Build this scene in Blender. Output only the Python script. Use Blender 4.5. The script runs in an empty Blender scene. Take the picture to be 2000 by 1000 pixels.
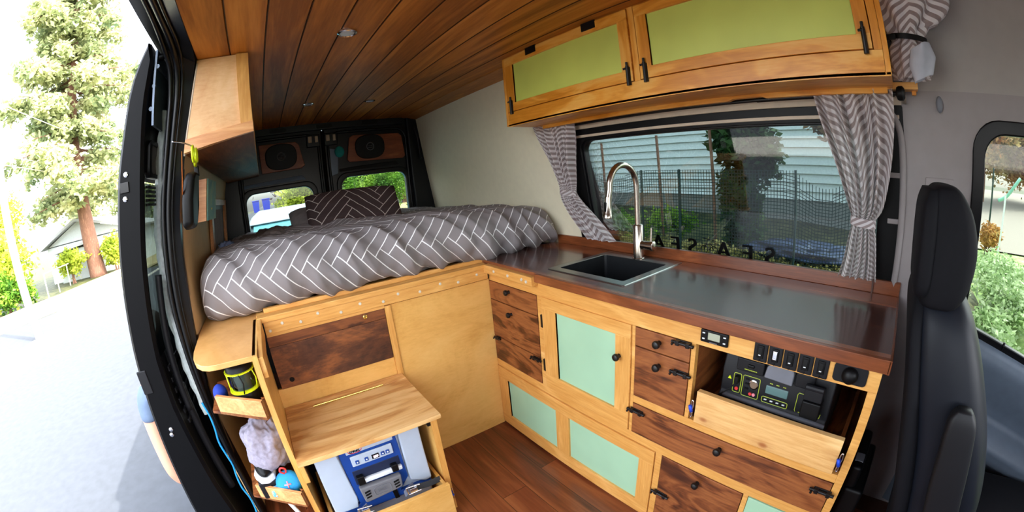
import bpy, math, random
from mathutils import Vector, Matrix, noise
random.seed(7)
sc = bpy.context.scene
col = sc.collection
PI = math.pi
V = Vector

# ---------------------------------------------------------------- camera
cam = bpy.data.cameras.new('camera')
co = bpy.data.objects.new('camera', cam)
col.objects.link(co)
sc.camera = co
cam.type = 'PANO'
cam.panorama_type = 'FISHEYE_LENS_POLYNOMIAL'
cam.sensor_fit = 'HORIZONTAL'
cam.sensor_width = 36
cam.fisheye_fov = 3.3
cam.fisheye_polynomial_k0 = 0
cam.fisheye_polynomial_k1 = -0.07223127
cam.fisheye_polynomial_k2 = -5.17676e-06
cam.fisheye_polynomial_k3 = 6.349528e-06
cam.fisheye_polynomial_k4 = -5.0744e-08
cam.shift_x = -16.62 / 2000
cam.clip_start = 0.01
cam.clip_end = 500
Rt = V((0.79915, -0.59564, -0.08105)); Up = V((0.19115, 0.12397, 0.97370)); Fw = V((0.56993, 0.79363, -0.21292))
m = Matrix((Rt, Up, -Fw)).transposed().to_4x4()
m.translation = V((0, 0, 1.3245))
co.matrix_world = m

# ---------------------------------------------------------------- objects
WL = {}     # world location of every object
def tag(o, label=None, cat=None, group=None, kind=None):
    if label: o['label'] = label
    if cat: o['category'] = cat
    if group: o['group'] = group
    if kind: o['kind'] = kind
    return o
def thing(name, loc, label=None, cat=None, group=None, kind=None):
    o = bpy.data.objects.new(name, None)
    o.empty_display_size = .05
    col.objects.link(o)
    o.location = loc
    WL[o.name] = V(loc)
    return tag(o, label, cat, group, kind)
class MB:
    def __init__(s): s.v = []; s.f = []; s.uv = []
    def add(s, vs, fs, uvs=None):
        n = len(s.v)
        s.v += [V(p) for p in vs]
        s.uv += uvs if uvs else [(0, 0)] * len(vs)
        s.f += [tuple(i + n for i in f) for f in fs]
        return s
    def box(s, x0, x1, y0, y1, z0, z1, M=None):
        p = [V((x, y, z)) for z in (z0, z1) for y in (y0, y1) for x in (x0, x1)]
        if M: p = [M @ q for q in p]
        return s.add(p, [(0, 2, 3, 1), (4, 5, 7, 6), (0, 1, 5, 4), (2, 6, 7, 3), (0, 4, 6, 2), (1, 3, 7, 5)])
    def hexa(s, p):      # 8 corners: bottom four (ring), top four (ring)
        return s.add(p, [(3, 2, 1, 0), (4, 5, 6, 7), (0, 1, 5, 4), (1, 2, 6, 5), (2, 3, 7, 6), (3, 0, 4, 7)])
    def prism(s, poly, ax, a, b):
        """poly in the two other axes (order x,y,z without ax), extruded from a to b along ax"""
        n = len(poly)
        def mk(q, d):
            q = list(q); q.insert('xyz'.index(ax), d); return V(q)
        vs = [mk(q, a) for q in poly] + [mk(q, b) for q in poly]
        return s.add(vs, [tuple(range(n))[::-1], tuple(range(n, 2 * n))] + [(i, (i + 1) % n, n + (i + 1) % n, n + i) for i in range(n)])
    def ring(s, A0, B0, A1, B1):
        """closed frame: outer loop A, inner loop B, front (0) and back (1)"""
        n = len(A0); vs = list(A0) + list(B0) + list(A1) + list(B1); fs = []
        for i in range(n):
            j = (i + 1) % n
            fs += [(i, j, n + j, n + i), (2 * n + j, 2 * n + i, 3 * n + i, 3 * n + j), (j, i, 2 * n + i, 2 * n + j), (n + i, n + j, 3 * n + j, 3 * n + i)]
        return s.add(vs, fs)
    def grid(s, fn, nu, nv, uvf=None, close=False):
        vs = []; uv = []
        for j in range(nv + 1):
            for i in range(nu + 1):
                u, v = i / nu, j / nv
                vs.append(fn(u, v)); uv.append(uvf(u, v) if uvf else (u, v))
        fs = [(j * (nu + 1) + i, j * (nu + 1) + i + 1, (j + 1) * (nu + 1) + i + 1, (j + 1) * (nu + 1) + i) for j in range(nv) for i in range(nu)]
        return s.add(vs, fs, uv)
    def tube(s, pts, r, n=10, closed=False, caps=True):
        pts = [V(p) for p in pts]; N = len(pts)
        rs = r if isinstance(r, (list, tuple)) else [r] * N
        vs = []; prev = None
        for i, p in enumerate(pts):
            if closed: t = pts[(i + 1) % N] - pts[i - 1]
            else: t = pts[min(i + 1, N - 1)] - pts[max(i - 1, 0)]
            t = t.normalized()
            if prev is None:
                a = t.orthogonal().normalized()
            else:
                a = (prev - t * prev.dot(t)).normalized()
            prev = a; b = t.cross(a)
            for k in range(n):
                an = 2 * PI * k / n
                vs.append(p + (a * math.cos(an) + b * math.sin(an)) * rs[i])
        fs = []
        for i in range(N if closed else N - 1):
            for k in range(n):
                j = (i + 1) % N; l = (k + 1) % n
                fs.append((i * n + k, i * n + l, j * n + l, j * n + k))
        if caps and not closed:
            fs += [tuple(range(n))[::-1], tuple((N - 1) * n + k for k in range(n))]
        return s.add(vs, fs)
    def lathe(s, prof, c, ax, n=24):
        """prof: list of (radius, height) along direction ax from point c"""
        ax = V(ax).normalized(); a = ax.orthogonal().normalized(); b = ax.cross(a); c = V(c)
        vs = []; N = len(prof)
        for r, h in prof:
            for k in range(n):
                an = 2 * PI * k / n
                vs.append(c + ax * h + (a * math.cos(an) + b * math.sin(an)) * max(r, 1e-5))
        fs = [(i * n + k, i * n + (k + 1) % n, (i + 1) * n + (k + 1) % n, (i + 1) * n + k) for i in range(N - 1) for k in range(n)]
        fs += [tuple(range(n))[::-1], tuple((N - 1) * n + k for k in range(n))]
        return s.add(vs, fs)
    def ball(s, c, r, nu=16, nv=10):
        c = V(c); r = V(r) if isinstance(r, (tuple, list, Vector)) else V((r, r, r))
        return s.grid(lambda u, v: c + V((r.x * math.sin(PI * v) * math.cos(2 * PI * u), r.y * math.sin(PI * v) * math.sin(2 * PI * u), -r.z * math.cos(PI * v))), nu, nv)
    def build(s, name, mat, parent=None, smooth=False, bevel=0, label=None, seg=2, origin=None, **tg):
        me = bpy.data.meshes.new(name)
        if parent is not None: base = WL[parent.name]
        elif origin is not None: base = V(origin)
        else:
            lo = V([min(p[i] for p in s.v) for i in range(3)]); hi = V([max(p[i] for p in s.v) for i in range(3)])
            base = V(((lo.x + hi.x) / 2, (lo.y + hi.y) / 2, lo.z))
        me.from_pydata([p - base for p in s.v], [], s.f)
        uvl = me.uv_layers.new(name='UVMap')
        for lp in me.loops: uvl.data[lp.index].uv = s.uv[lp.vertex_index]
        me.materials.append(mat)
        if smooth:
            me.polygons.foreach_set('use_smooth', [True] * len(me.polygons))
        me.update()
        o = bpy.data.objects.new(name, me)
        col.objects.link(o)
        WL[o.name] = base.copy()
        if parent is not None: o.parent = parent
        else: o.location = base
        if smooth == 'auto':
            md = o.modifiers.new('es', 'EDGE_SPLIT'); md.split_angle = math.radians(40)
        if bevel:
            b = o.modifiers.new('bv', 'BEVEL'); b.width = bevel; b.segments = seg; b.limit_method = 'ANGLE'; b.angle_limit = math.radians(35)
            b.harden_normals = False
            if not smooth:
                me.polygons.foreach_set('use_smooth', [True] * len(me.polygons)); 
                w = o.modifiers.new('wn', 'WEIGHTED_NORMAL'); w.keep_sharp = False
        return tag(o, label, tg.get('cat'), tg.get('group'), tg.get('kind'))
def bx(name, mat, par, *a, bevel=.002, label=None, **k):
    return MB().box(*a).build(name, mat, par, bevel=bevel, label=label, **k)
def copy_tree(o, loc=None, parent=None):
    c = o.copy(); col.objects.link(c); c.parent = parent
    if loc is not None: c.location = loc
    WL[c.name] = (V(loc) if loc is not None else WL[o.name].copy())
    for ch in list(o.children): copy_tree(ch, None, c)
    return c
def catmull(P, n=8):
    P = [V(p) for p in P]; out = []
    for i in range(len(P) - 1):
        p0 = P[max(i - 1, 0)]; p1 = P[i]; p2 = P[i + 1]; p3 = P[min(i + 2, len(P) - 1)]
        for k in range(n):
            t = k / n
            out.append(.5 * ((2 * p1) + (p2 - p0) * t + (2 * p0 - 5 * p1 + 4 * p2 - p3) * t * t + (3 * p1 - p0 - 3 * p2 + p3) * t ** 3))
    out.append(P[-1]); return out
def rrect(a0, a1, b0, b1, r, n=6):
    """rounded rectangle loop; r one radius or four"""
    r = r if isinstance(r, (list, tuple)) else [r] * 4
    out = []
    for (ca, cb, st), q in zip(((a1, b1, 0), (a0, b1, 1), (a0, b0, 2), (a1, b0, 3)), r):
        sa = -1 if ca == a1 else 1; sb = -1 if cb == b1 else 1
        for k in range(n + 1):
            an = PI / 2 * (st + k / n)
            out.append((ca + sa * q + q * math.cos(an), cb + sb * q + q * math.sin(an)))
    return out
def interp(tab, z):
    if z <= tab[0][0]: return tab[0][1]
    for (a, x), (b, y) in zip(tab, tab[1:]):
        if z <= b: return x + (y - x) * (z - a) / (b - a)
    return tab[-1][1]

# ---------------------------------------------------------------- materials
class N:
    """a tiny expression layer over shader Math nodes"""
    nt = None
    def __init__(s, k): s.k = k
    @staticmethod
    def op(o, *a):
        n = N.nt.nodes.new('ShaderNodeMath'); n.operation = o
        for i, q in enumerate(a):
            if isinstance(q, N): N.nt.links.new(q.k, n.inputs[i])
            else: n.inputs[i].default_value = q
        return N(n.outputs[0])
    def __add__(s, o): return N.op('ADD', s, o)
    __radd__ = __add__
    def __sub__(s, o): return N.op('SUBTRACT', s, o)
    def __rsub__(s, o): return N.op('SUBTRACT', o, s)
    def __mul__(s, o): return N.op('MULTIPLY', s, o)
    __rmul__ = __mul__
    def __truediv__(s, o): return N.op('DIVIDE', s, o)
    def floor(s): return N.op('FLOOR', s)
    def fr(s): return N.op('FRACT', s)
    def mod(s, m): return N.op('FLOORED_MODULO', s, m)
    def lt(s, o): return N.op('LESS_THAN', s, o)
    def gt(s, o): return N.op('GREATER_THAN', s, o)
    def mx(s, o): return N.op('MAXIMUM', s, o)
    def mn(s, o): return N.op('MINIMUM', s, o)
    def abs(s): return N.op('ABSOLUTE', s)
    def sin(s): return N.op('SINE', s)
def newmat(name, rough=.5, metal=0, spec=.5, coat=0):
    m = bpy.data.materials.new(name); m.use_nodes = True; nt = m.node_tree
    b = nt.nodes['Principled BSDF']
    b.inputs['Roughness'].default_value = rough; b.inputs['Metallic'].default_value = metal
    b.inputs['Specular IOR Level'].default_value = spec; b.inputs['Coat Weight'].default_value = coat
    b.inputs['Coat Roughness'].default_value = .12
    return m, nt, b
def lin(c): return tuple(((x / 255) / 12.92 if x / 255 <= .04045 else ((x / 255 + .055) / 1.055) ** 2.4) for x in c) + (1,)
def coords(nt, scale=(1, 1, 1), loc=(0, 0, 0), kind='Object', rot=(0, 0, 0)):
    t = nt.nodes.new('ShaderNodeTexCoord'); mp = nt.nodes.new('ShaderNodeMapping')
    mp.inputs['Scale'].default_value = scale; mp.inputs['Location'].default_value = loc; mp.inputs['Rotation'].default_value = rot
    nt.links.new(t.outputs[kind], mp.inputs[0]); return mp.outputs[0]
def nz(nt, vec, scale, detail=3, rough=.5, dist=0):
    n = nt.nodes.new('ShaderNodeTexNoise'); n.inputs['Scale'].default_value = scale; n.inputs['Detail'].default_value = detail
    n.inputs['Roughness'].default_value = rough; n.inputs['Distortion'].default_value = dist
    nt.links.new(vec, n.inputs['Vector']); return n.outputs['Fac']
def ramp(nt, fac, stops):
    r = nt.nodes.new('ShaderNodeValToRGB'); e = r.color_ramp.elements
    while len(e) < len(stops): e.new(.5)
    for k, (p, c) in enumerate(stops): e[k].position = p; e[k].color = c
    nt.links.new(fac, r.inputs[0]); return r.outputs[0]
def mix(nt, fac, a, b, mode='MIX'):
    n = nt.nodes.new('ShaderNodeMix'); n.data_type = 'RGBA'; n.blend_type = mode
    for k, q in ((0, fac), (6, a), (7, b)):
        if isinstance(q, bpy.types.NodeSocket): nt.links.new(q, n.inputs[k])
        else: n.inputs[k].default_value = q
    return n.outputs[2]
def bump(nt, b, h, st, dist=.002):
    n = nt.nodes.new('ShaderNodeBump'); n.inputs['Strength'].default_value = st; n.inputs['Distance'].default_value = dist
    nt.links.new(h, n.inputs['Height']); nt.links.new(n.outputs[0], b.inputs['Normal'])
def plain(name, rgb, rough=.5, metal=0, var=.06, spec=.5, coat=0, scale=25):
    m, nt, b = newmat(name, rough, metal, spec, coat)
    c = lin(rgb); v = coords(nt); f = nz(nt, v, scale, 2)
    lo = tuple(x * (1 - var) for x in c[:3]) + (1,); hi = tuple(min(1, x * (1 + var)) for x in c[:3]) + (1,)
    nt.links.new(ramp(nt, f, [(.3, lo), (.7, hi)]), b.inputs['Base Color'])
    return m
def wood(name, dark, mid, light, grain='y', rough=.4, coat=0, scale=1, knots=0, streak=1.0, fig=0, spec=.5, face='x'):
    """procedural wood: fine stretched fibres, broad figure, optional knots"""
    m, nt, b = newmat(name, rough, 0, spec, coat)
    s = {'x': (1, 14, 14), 'y': (14, 1, 14), 'z': (14, 14, 1)}[grain]
    v = coords(nt, tuple(q * scale for q in s))
    s2 = {'x': (1, 4, 4), 'y': (4, 1, 4), 'z': (4, 4, 1)}[grain]
    v2 = coords(nt, tuple(q * scale for q in s2), (3.1, 1.7, .6))
    big = nz(nt, v2, 2.2, 3, .55, 1.2 + fig)
    N.nt = nt
    rings = (N(big) * (9 + 5 * fig)).sin() * .5 + .5
    fine = nz(nt, v, 9, 5, .65, .3)
    f = (rings * .38 * streak + N(fine) * .62 + (N(big) - .5) * .55).mx(0).mn(1)
    c = ramp(nt, f.k, [(.18, lin(dark)), (.5, lin(mid)), (.82, lin(light))])
    if knots:
        ks = {'x': [.8, 1.4, 1.4], 'y': [1.4, .8, 1.4], 'z': [1.4, 1.4, .8]}[grain]; ks['xyz'.index(face)] = .001
        kv = coords(nt, tuple(ks), (.3, .13, .21))
        vo = nt.nodes.new('ShaderNodeTexVoronoi'); vo.inputs['Scale'].default_value = knots; nt.links.new(kv, vo.inputs['Vector'])
        k = ramp(nt, vo.outputs['Distance'], [(0, (1, 1, 1, 1)), (.045, (.8, .8, .8, 1)), (.09, (.2, .2, .2, 1)), (.22, (0, 0, 0, 1))])
        c = mix(nt, k, c, tuple(x * q for x, q in zip(lin(dark)[:3], (.5, .28, .2))) + (1,))
    nt.links.new(c, b.inputs['Base Color'])
    bump(nt, b, fine, .12, .001)
    return m
def figured(name, dark, mid, light, rough=.45, sc_=3.0, coat=0):
    """burl / rotary cut plywood: blotchy figure"""
    m, nt, b = newmat(name, rough, 0, .5, coat)
    v = coords(nt, (1, 1, 1.6)); v2 = coords(nt, (2, 2, 8))
    a = nz(nt, v, sc_, 6, .62, 1.8); f2 = nz(nt, v2, 14, 4, .6, .4)
    N.nt = nt
    f = (N(a) * .75 + N(f2) * .25)
    nt.links.new(ramp(nt, f.k, [(.32, lin(dark)), (.5, lin(mid)), (.66, lin(light))]), b.inputs['Base Color'])
    return m
def planks(name, dark, mid, light, width, axis_across=0, rough=.35, coat=0, tint=.35, length=0, grain='y', off=0, spec=.5):
    """boards: each gets its own tone; thin dark seams"""
    m, nt, b = newmat(name, rough, 0, spec, coat)
    t = nt.nodes.new('ShaderNodeTexCoord'); sp = nt.nodes.new('ShaderNodeSeparateXYZ'); nt.links.new(t.outputs['Object'], sp.inputs[0])
    N.nt = nt
    a = (N(sp.outputs[axis_across]) + off) / width
    idx = a.floor(); e = (a.fr() - .5).abs()
    rnd = ((idx * 12.9898).sin() * 43758.5453).fr()
    al = {'x': 0, 'y': 1, 'z': 2}[grain]
    seam = e.gt(.5 - (.0012 if length or width > .15 else .0028) / width)
    if length:
        l = (N(sp.outputs[al]) + rnd * length * 3) / length
        li = l.floor(); seam = seam.mx((l.fr() - .5).abs().gt(.5 - .0012 / length))
        rnd = (((idx * 7.13 + li * 3.77) * 12.9898).sin() * 43758.5453).fr()
    s = {'x': (1, 14, 14), 'y': (14, 1, 14), 'z': (14, 14, 1)}[grain]
    cx = nt.nodes.new('ShaderNodeCombineXYZ')
    for i in range(3):
        q = N(sp.outputs[i]) * (s[i] * .8)
        if i == al: q = q + rnd * 17
        nt.links.new(q.k, cx.inputs[i])
    big = nz(nt, cx.outputs[0], .7, 3, .55, 1.6); fine = nz(nt, cx.outputs[0], 7, 5, .6, .2)
    f = ((N(big) * 11).sin() * .16 + N(fine) * .5 + N(big) * .35 + (rnd - .5) * tint).mx(0).mn(1)
    c = ramp(nt, f.k, [(.15, lin(dark)), (.45, lin(mid)), (.75, lin(light))])
    c = mix(nt, seam.k, c, tuple(x * .25 for x in lin(dark)[:3]) + (1,))
    nt.links.new(c, b.inputs['Base Color']); bump(nt, b, fine, .1, .001)
    return m
def herringbone(name, base, line, w, n=4, rough=.9, lw=.045, var=.1):
    m, nt, b = newmat(name, rough, 0, .15)
    t = nt.nodes.new('ShaderNodeTexCoord'); sp = nt.nodes.new('ShaderNodeSeparateXYZ'); nt.links.new(t.outputs['UV'], sp.inputs[0])
    N.nt = nt
    U, W = N(sp.outputs[0]), N(sp.outputs[1]); k = .70711 / w
    x = (U + W) * k + 50; y = (W - U) * k + 50
    i, j, fx, fy = x.floor(), y.floor(), x.fr(), y.fr()
    s = (i - j).mod(2 * n)
    H = s.lt(n - .5)
    lx, hx, ly, hy = fx.lt(lw), fx.gt(1 - lw), fy.lt(lw), fy.gt(1 - lw)
    def eq(v): return (s - v).abs().lt(.5)
    hl = ly.mx(hy).mx(lx * eq(0)).mx(hx * eq(n - 1))
    vl = lx.mx(hx).mx(ly * eq(2 * n - 1)).mx(hy * eq(n))
    L = H * hl + (1 - H) * vl
    f = nz(nt, coords(nt), 3, 3)
    cb = ramp(nt, f, [(.3, tuple(q * (1 - var) for q in lin(base)[:3]) + (1,)), (.7, tuple(min(1, q * (1 + var)) for q in lin(base)[:3]) + (1,))])
    nt.links.new(mix(nt, L.k, cb, lin(line)), b.inputs['Base Color'])
    wv = nz(nt, coords(nt), 260, 2); bump(nt, b, wv, .15, .001)
    return m
def stripes(name, a, c, k=30, zig=.35, per=5.0):
    m, nt, b = newmat(name, .9, 0, .15)
    t = nt.nodes.new('ShaderNodeTexCoord'); sp = nt.nodes.new('ShaderNodeSeparateXYZ'); nt.links.new(t.outputs['UV'], sp.inputs[0])
    N.nt = nt
    U, W = N(sp.outputs[0]), N(sp.outputs[1])
    z = ((U * per).fr() - .5).abs()
    s = ((W + z * zig) * k).fr().gt(.5)
    nt.links.new(mix(nt, s.k, lin(a), lin(c)), b.inputs['Base Color'])
    # thin cotton lets some daylight through
    tr = nt.nodes.new('ShaderNodeBsdfTranslucent'); mx = nt.nodes.new('ShaderNodeMixShader'); mx.inputs[0].default_value = .25
    tr.inputs[0].default_value = lin((235, 230, 228))
    nt.links.new(b.outputs[0], mx.inputs[1]); nt.links.new(tr.outputs[0], mx.inputs[2]); nt.links.new(mx.outputs[0], nt.nodes['Material Output'].inputs[0])
    return m
def glass(name, tint, refl=.06):
    m = bpy.data.materials.new(name); m.use_nodes = True; nt = m.node_tree; nt.nodes.clear()
    o = nt.nodes.new('ShaderNodeOutputMaterial'); tr = nt.nodes.new('ShaderNodeBsdfTransparent'); gl = nt.nodes.new('ShaderNodeBsdfGlossy')
    fr = nt.nodes.new('ShaderNodeFresnel'); fr.inputs[0].default_value = 1.45; mx = nt.nodes.new('ShaderNodeMixShader')
    tr.inputs[0].default_value = tuple(tint) + (1,); gl.inputs['Roughness'].default_value = .02; gl.inputs[0].default_value = (1, 1, 1, 1)
    nt.links.new(fr.outputs[0], mx.inputs[0]); nt.links.new(tr.outputs[0], mx.inputs[1]); nt.links.new(gl.outputs[0], mx.inputs[2]); nt.links.new(mx.outputs[0], o.inputs[0])
    return m
def glow(name, rgb, st):
    m = bpy.data.materials.new(name); m.use_nodes = True; b = m.node_tree.nodes['Principled BSDF']
    b.inputs['Base Color'].default_value = lin(rgb); b.inputs['Emission Color'].default_value = lin(rgb); b.inputs['Emission Strength'].default_value = st
    return m
def leafy(name, a, b_, c, trans=.35, scale=1.2):
    m, nt, b = newmat(name, .7, 0, .2)
    f = nz(nt, coords(nt), scale, 4, .7)
    cc = ramp(nt, f, [(.35, lin(a)), (.5, lin(b_)), (.66, lin(c))])
    nt.links.new(cc, b.inputs['Base Color'])
    tr = nt.nodes.new('ShaderNodeBsdfTranslucent'); mx = nt.nodes.new('ShaderNodeMixShader'); mx.inputs[0].default_value = trans
    nt.links.new(cc, tr.inputs[0]); nt.links.new(b.outputs[0], mx.inputs[1]); nt.links.new(tr.outputs[0], mx.inputs[2]); nt.links.new(mx.outputs[0], nt.nodes['Material Output'].inputs[0])
    return m
M = {}
HON = ((200, 138, 62), (226, 170, 94), (240, 194, 124))
for g in 'xyz':
    M['pine_' + g] = wood('pine ' + g, *HON, grain=g, rough=.42)
    M['maple_' + g] = wood('maple ' + g, (206, 128, 32), (232, 158, 56), (242, 182, 88), grain=g, rough=.38, fig=.6)  # more orange than the pine of the lower cabinet
    M['walnut_' + g] = wood('walnut ' + g, (66, 32, 15), (118, 64, 32), (158, 96, 52), grain=g, rough=.38, fig=1.2)
M['walnut_door'] = figured('burl walnut', (50, 24, 12), (92, 50, 26), (150, 88, 44))
M['ply'] = figured('birch ply', (206, 150, 70), (224, 172, 94), (232, 184, 108), .42, 2.2)
M['ply_lid'] = figured('stained ply', (176, 116, 54), (212, 158, 88), (230, 182, 112), .35, 3.5)
M['lid'] = wood('lid board', (188, 130, 72), (220, 170, 106), (232, 190, 130), 'x', .36, fig=.6, knots=3.6, face='z')
M['knotty'] = wood('knotty pine', (206, 150, 84), (232, 188, 124), (240, 206, 146), grain='y', rough=.45, knots=6)
M['knotty_x'] = wood('knotty pine x', (206, 150, 84), (232, 188, 124), (240, 206, 146), grain='x', rough=.45, knots=3)
M['ceil'] = planks('ceiling pine', (140, 80, 26), (190, 118, 44), (212, 140, 60), .13, 0, .5, 0, .2, off=.233 + .0, spec=.25)
M['cove'] = wood('cove board', (146, 86, 30), (190, 120, 48), (210, 140, 64), grain='y', rough=.45)
M['floor'] = planks('floor boards', (70, 34, 18), (118, 60, 34), (148, 86, 50), .125, 0, .3, .2, .5, 1.1, off=.04)
M['counter'] = planks('counter boards', (72, 34, 22), (116, 62, 38), (150, 88, 56), .17, 0, .24, .5, .5, off=.05, spec=.7)
M['counter_edge'] = wood('counter edge', (96, 48, 24), (138, 76, 42), (168, 100, 60), grain='y', rough=.3)
M['cabside'] = figured('shelf ply', (196, 138, 72), (216, 162, 96), (226, 178, 112), .35, 2)
M['cabfront'] = figured('overhead ply', (204, 146, 86), (224, 176, 120), (234, 192, 142), .5, 2)
M['zinc'] = plain('zinc bolt', (206, 200, 182), .4)
M['doortrim'] = plain('door trim grey', (88, 98, 110), .5, spec=.3)
M['tray'] = wood('tray pine', (190, 120, 66), (226, 166, 108), (238, 190, 136), grain='x', rough=.4)
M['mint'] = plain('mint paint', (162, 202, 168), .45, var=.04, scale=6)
M['lime'] = plain('lime panels', (204, 216, 104), .45, var=.07, scale=5)  # yellower green than mint, used on the upper cabinet only
M['white'] = plain('white wall panel', (236, 228, 200), .7, var=.02, spec=.2)
M['tan'] = plain('tan wall panel', (196, 164, 118), .65, var=.04)
M['blackmetal'] = plain('black hardware', (16, 13, 13), .4, 0, spec=.4)
M['body'] = plain('van body dark grey', (20, 22, 26), .32, 0, spec=.28, coat=.0, scale=8)
M['rubber'] = plain('rubber seal', (7, 8, 11), .34, spec=.3)
M['doorblack'] = plain('door edge black', (8, 8, 10), .42, spec=.10)
M['bluesheet'] = plain('blue painted metal', (92, 112, 138), .35)
M['silver'] = plain('silver film', (206, 216, 216), .5, 0, var=.12, scale=60)
M['greyp'] = plain('grey plastic', (140, 133, 133), .65, var=.03, spec=.3)
M['greyd'] = plain('grey lower plastic', (124, 128, 138), .6, var=.03, spec=.3)
M['headliner'] = plain('headliner', (152, 146, 142), .85, var=.03)
M['black'] = plain('black plastic', (8, 8, 9), .45, spec=.22)
M['black2'] = plain('charcoal plastic', (22, 22, 25), .5, spec=.25)
M['greymid'] = plain('mid grey plastic', (108, 110, 118), .5)
M['beige'] = plain('beige strip', (198, 180, 158), .55)
M['steel'] = plain('brushed steel', (190, 180, 168), .24, 1, var=.05, scale=80)
M['sinksteel'] = plain('sink steel', (150, 150, 146), .28, 1, var=.06, scale=60)
M['basin'] = plain('dark basin', (34, 36, 38), .35, .3)
M['chrome'] = plain('chrome', (220, 220, 225), .12, 1)
M['brass'] = plain('brass', (206, 172, 96), .3, 1)
M['speaker_wood'] = wood('speaker board', (110, 50, 24), (152, 78, 40), (176, 100, 56), grain='x', rough=.4)
M['duvet'] = herringbone('duvet cotton', (136, 130, 131), (236, 236, 236), .044, 6, lw=.045)
M['pillow'] = herringbone('pillow cotton', (62, 50, 50), (180, 170, 164), .042, 6, lw=.042)
M['sheet'] = plain('grey sheet', (122, 116, 116), .9, var=.08)
M['blanket'] = plain('brown grey blanket', (96, 86, 82), .92, var=.12)
M['towel'] = plain('grey towel', (140, 134, 148), .95, var=.15, scale=90)
M['curtain'] = stripes('striped curtain', (156, 140, 138), (228, 223, 224), 50, .2, 2.1)
M['seat'] = plain('seat fabric', (12, 12, 17), .75, var=.1, scale=60, spec=.18)
M['seat2'] = plain('seat leather', (17, 20, 28), .5, var=.08, spec=.22)
M['blue'] = plain('cooler blue', (16, 62, 140), .4)
M['coolergrey'] = plain('cooler grey', (176, 188, 204), .45, var=.02)
M['spkblue'] = plain('speaker blue', (20, 136, 200), .75, var=.08, scale=200)
M['red'] = plain('red plastic', (220, 60, 60), .5)
M['pink'] = plain('pink mark', (232, 140, 150), .6)
M['yellow'] = plain('neon yellow', (206, 222, 20), .45)
M['yline'] = plain('yellow green print', (176, 190, 60), .5)
M['whitep'] = plain('white plastic', (222, 226, 230), .4)
M['lcd'] = plain('lcd', (92, 120, 118), .2)
M['lcdg'] = plain('pale lcd', (168, 172, 150), .2)
M['skin'] = plain('skin', (204, 146, 120), .55, var=.05)
M['hair'] = plain('hair', (60, 42, 30), .8)
M['tee'] = plain('blue grey shirt', (88, 104, 128), .9)
M['shorts'] = plain('dark shorts', (38, 40, 50), .9)
M['g_kitchen'] = glass('tinted side glass', (.19, .25, .245))
M['g_rear'] = glass('tinted rear glass', (.30, .34, .33))
M['g_front'] = glass('front door glass', (.25, .29, .27))
M['g_dark'] = glass('dark door glass', (.06, .075, .07))
M['lens'] = plain('lamp lens', (190, 186, 190), .3)
SKY, SUN, EXPO = .38, 2.1, 2.5
# ================================================================ VAN SHELL
def xw(z): return 1.42 - .14 * (z - 1)            # kitchen side wall, leaning in
INN = [(-.6, -.41), (.04, -.415), (.29, -.418), (.53, -.412), (.73, -.40), (.936, -.376), (1.05, -.366), (1.2, -.353), (1.376, -.331), (1.55, -.294), (1.73, -.258), (1.88, -.236), (2.0, -.22)]
def xl(z): return interp(INN, z)
ZC = 1.885; YR = 3.2
ST = dict(kind='structure')
MB().box(-.46, 1.62, -1.6, 3.25, -.05, 0).build('floor', M['floor'], origin=(0, 0, -.05), **ST)
mb = MB()
for i in range(11):
    x0 = -.233 + i * .13
    x1 = min(x0 + .127, 1.2)
    mb.box(x0, x1, -1.3, YR, ZC, ZC + .012)
mb.box(-.233, 1.2, -1.3, YR, ZC + .006, ZC + .03)
mb.build('ceiling', M['ceil'], bevel=.002, origin=(0, 0, ZC), **ST)
MB().hexa([(1.188, -1.3, 1.88), (1.302, -1.3, 1.858), (1.302, YR, 1.858), (1.188, YR, 1.88), (1.188, -1.3, 1.9), (1.315, -1.3, 1.9), (1.315, YR, 1.9), (1.188, YR, 1.9)]).build('trim_1', M['cove'], bevel=.002, **ST)
# outer roof and body shell
mb = MB()
def shell(poly, y0, y1): mb.prism(poly, 'y', y0, y1)
shell([(-.40, 1.96), (1.46, 1.96), (1.40, 2.04), (-.34, 2.04)], -1.5, 3.36)
shell([(1.31, 1.96), (1.46, 1.96), (1.46, 1.56), (1.40, 1.56)], -1.5, 3.36)
mb.build('wall_roof', M['body'], **ST)
# kitchen side wall: white panel behind the bed, grey plastic in front, the window between
def wallquad(mb, y0, y1, z0, z1, d0, d1):
    mb.hexa([(xw(z0) + d0, y0, z0), (xw(z0) + d1, y0, z0), (xw(z0) + d1, y1, z0), (xw(z0) + d0, y1, z0), (xw(z1) + d0, y0, z1), (xw(z1) + d1, y0, z1), (xw(z1) + d1, y1, z1), (xw(z1) + d0, y1, z1)])
mb = MB(); wallquad(mb, 1.425, YR + .03, .9, 1.875, 0, .03); mb.build('wall_right', M['white'], **ST)
mb = MB(); wallquad(mb, -.05, 1.43, 1.535, 1.9, 0, .03); wallquad(mb, -.05, YR, -.05, .90, .022, .05); mb.build('wall_side', M['greyd'], **ST)
mb = MB(); wallquad(mb, -.05, 1.425, 1.503, 1.536, .0, .03); mb.build('trim_2', M['beige'], bevel=.003, **ST)
mb = MB(); wallquad(mb, -.02, 1.40, 1.463, 1.475, -.003, .03); mb.build('trim_3', M['beige'], bevel=.002, **ST)
def wring(mb, outer, inner, d0, d1):
    f = lambda L, d: [V((xw(z) + d, y, z)) for y, z in L]
    mb.ring(f(outer, d0), f(inner, d0), f(outer, d1), f(inner, d1))
win = thing('window_1', (1.42, .65, .96), kind='structure')
mb = MB(); wring(mb, rrect(-.035, 1.43, .90, 1.503, .004), rrect(.055, 1.335, .945, 1.452, .05), .0, .05)
mb.build('window_surround', M['black'], win, bevel=.003)
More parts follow.
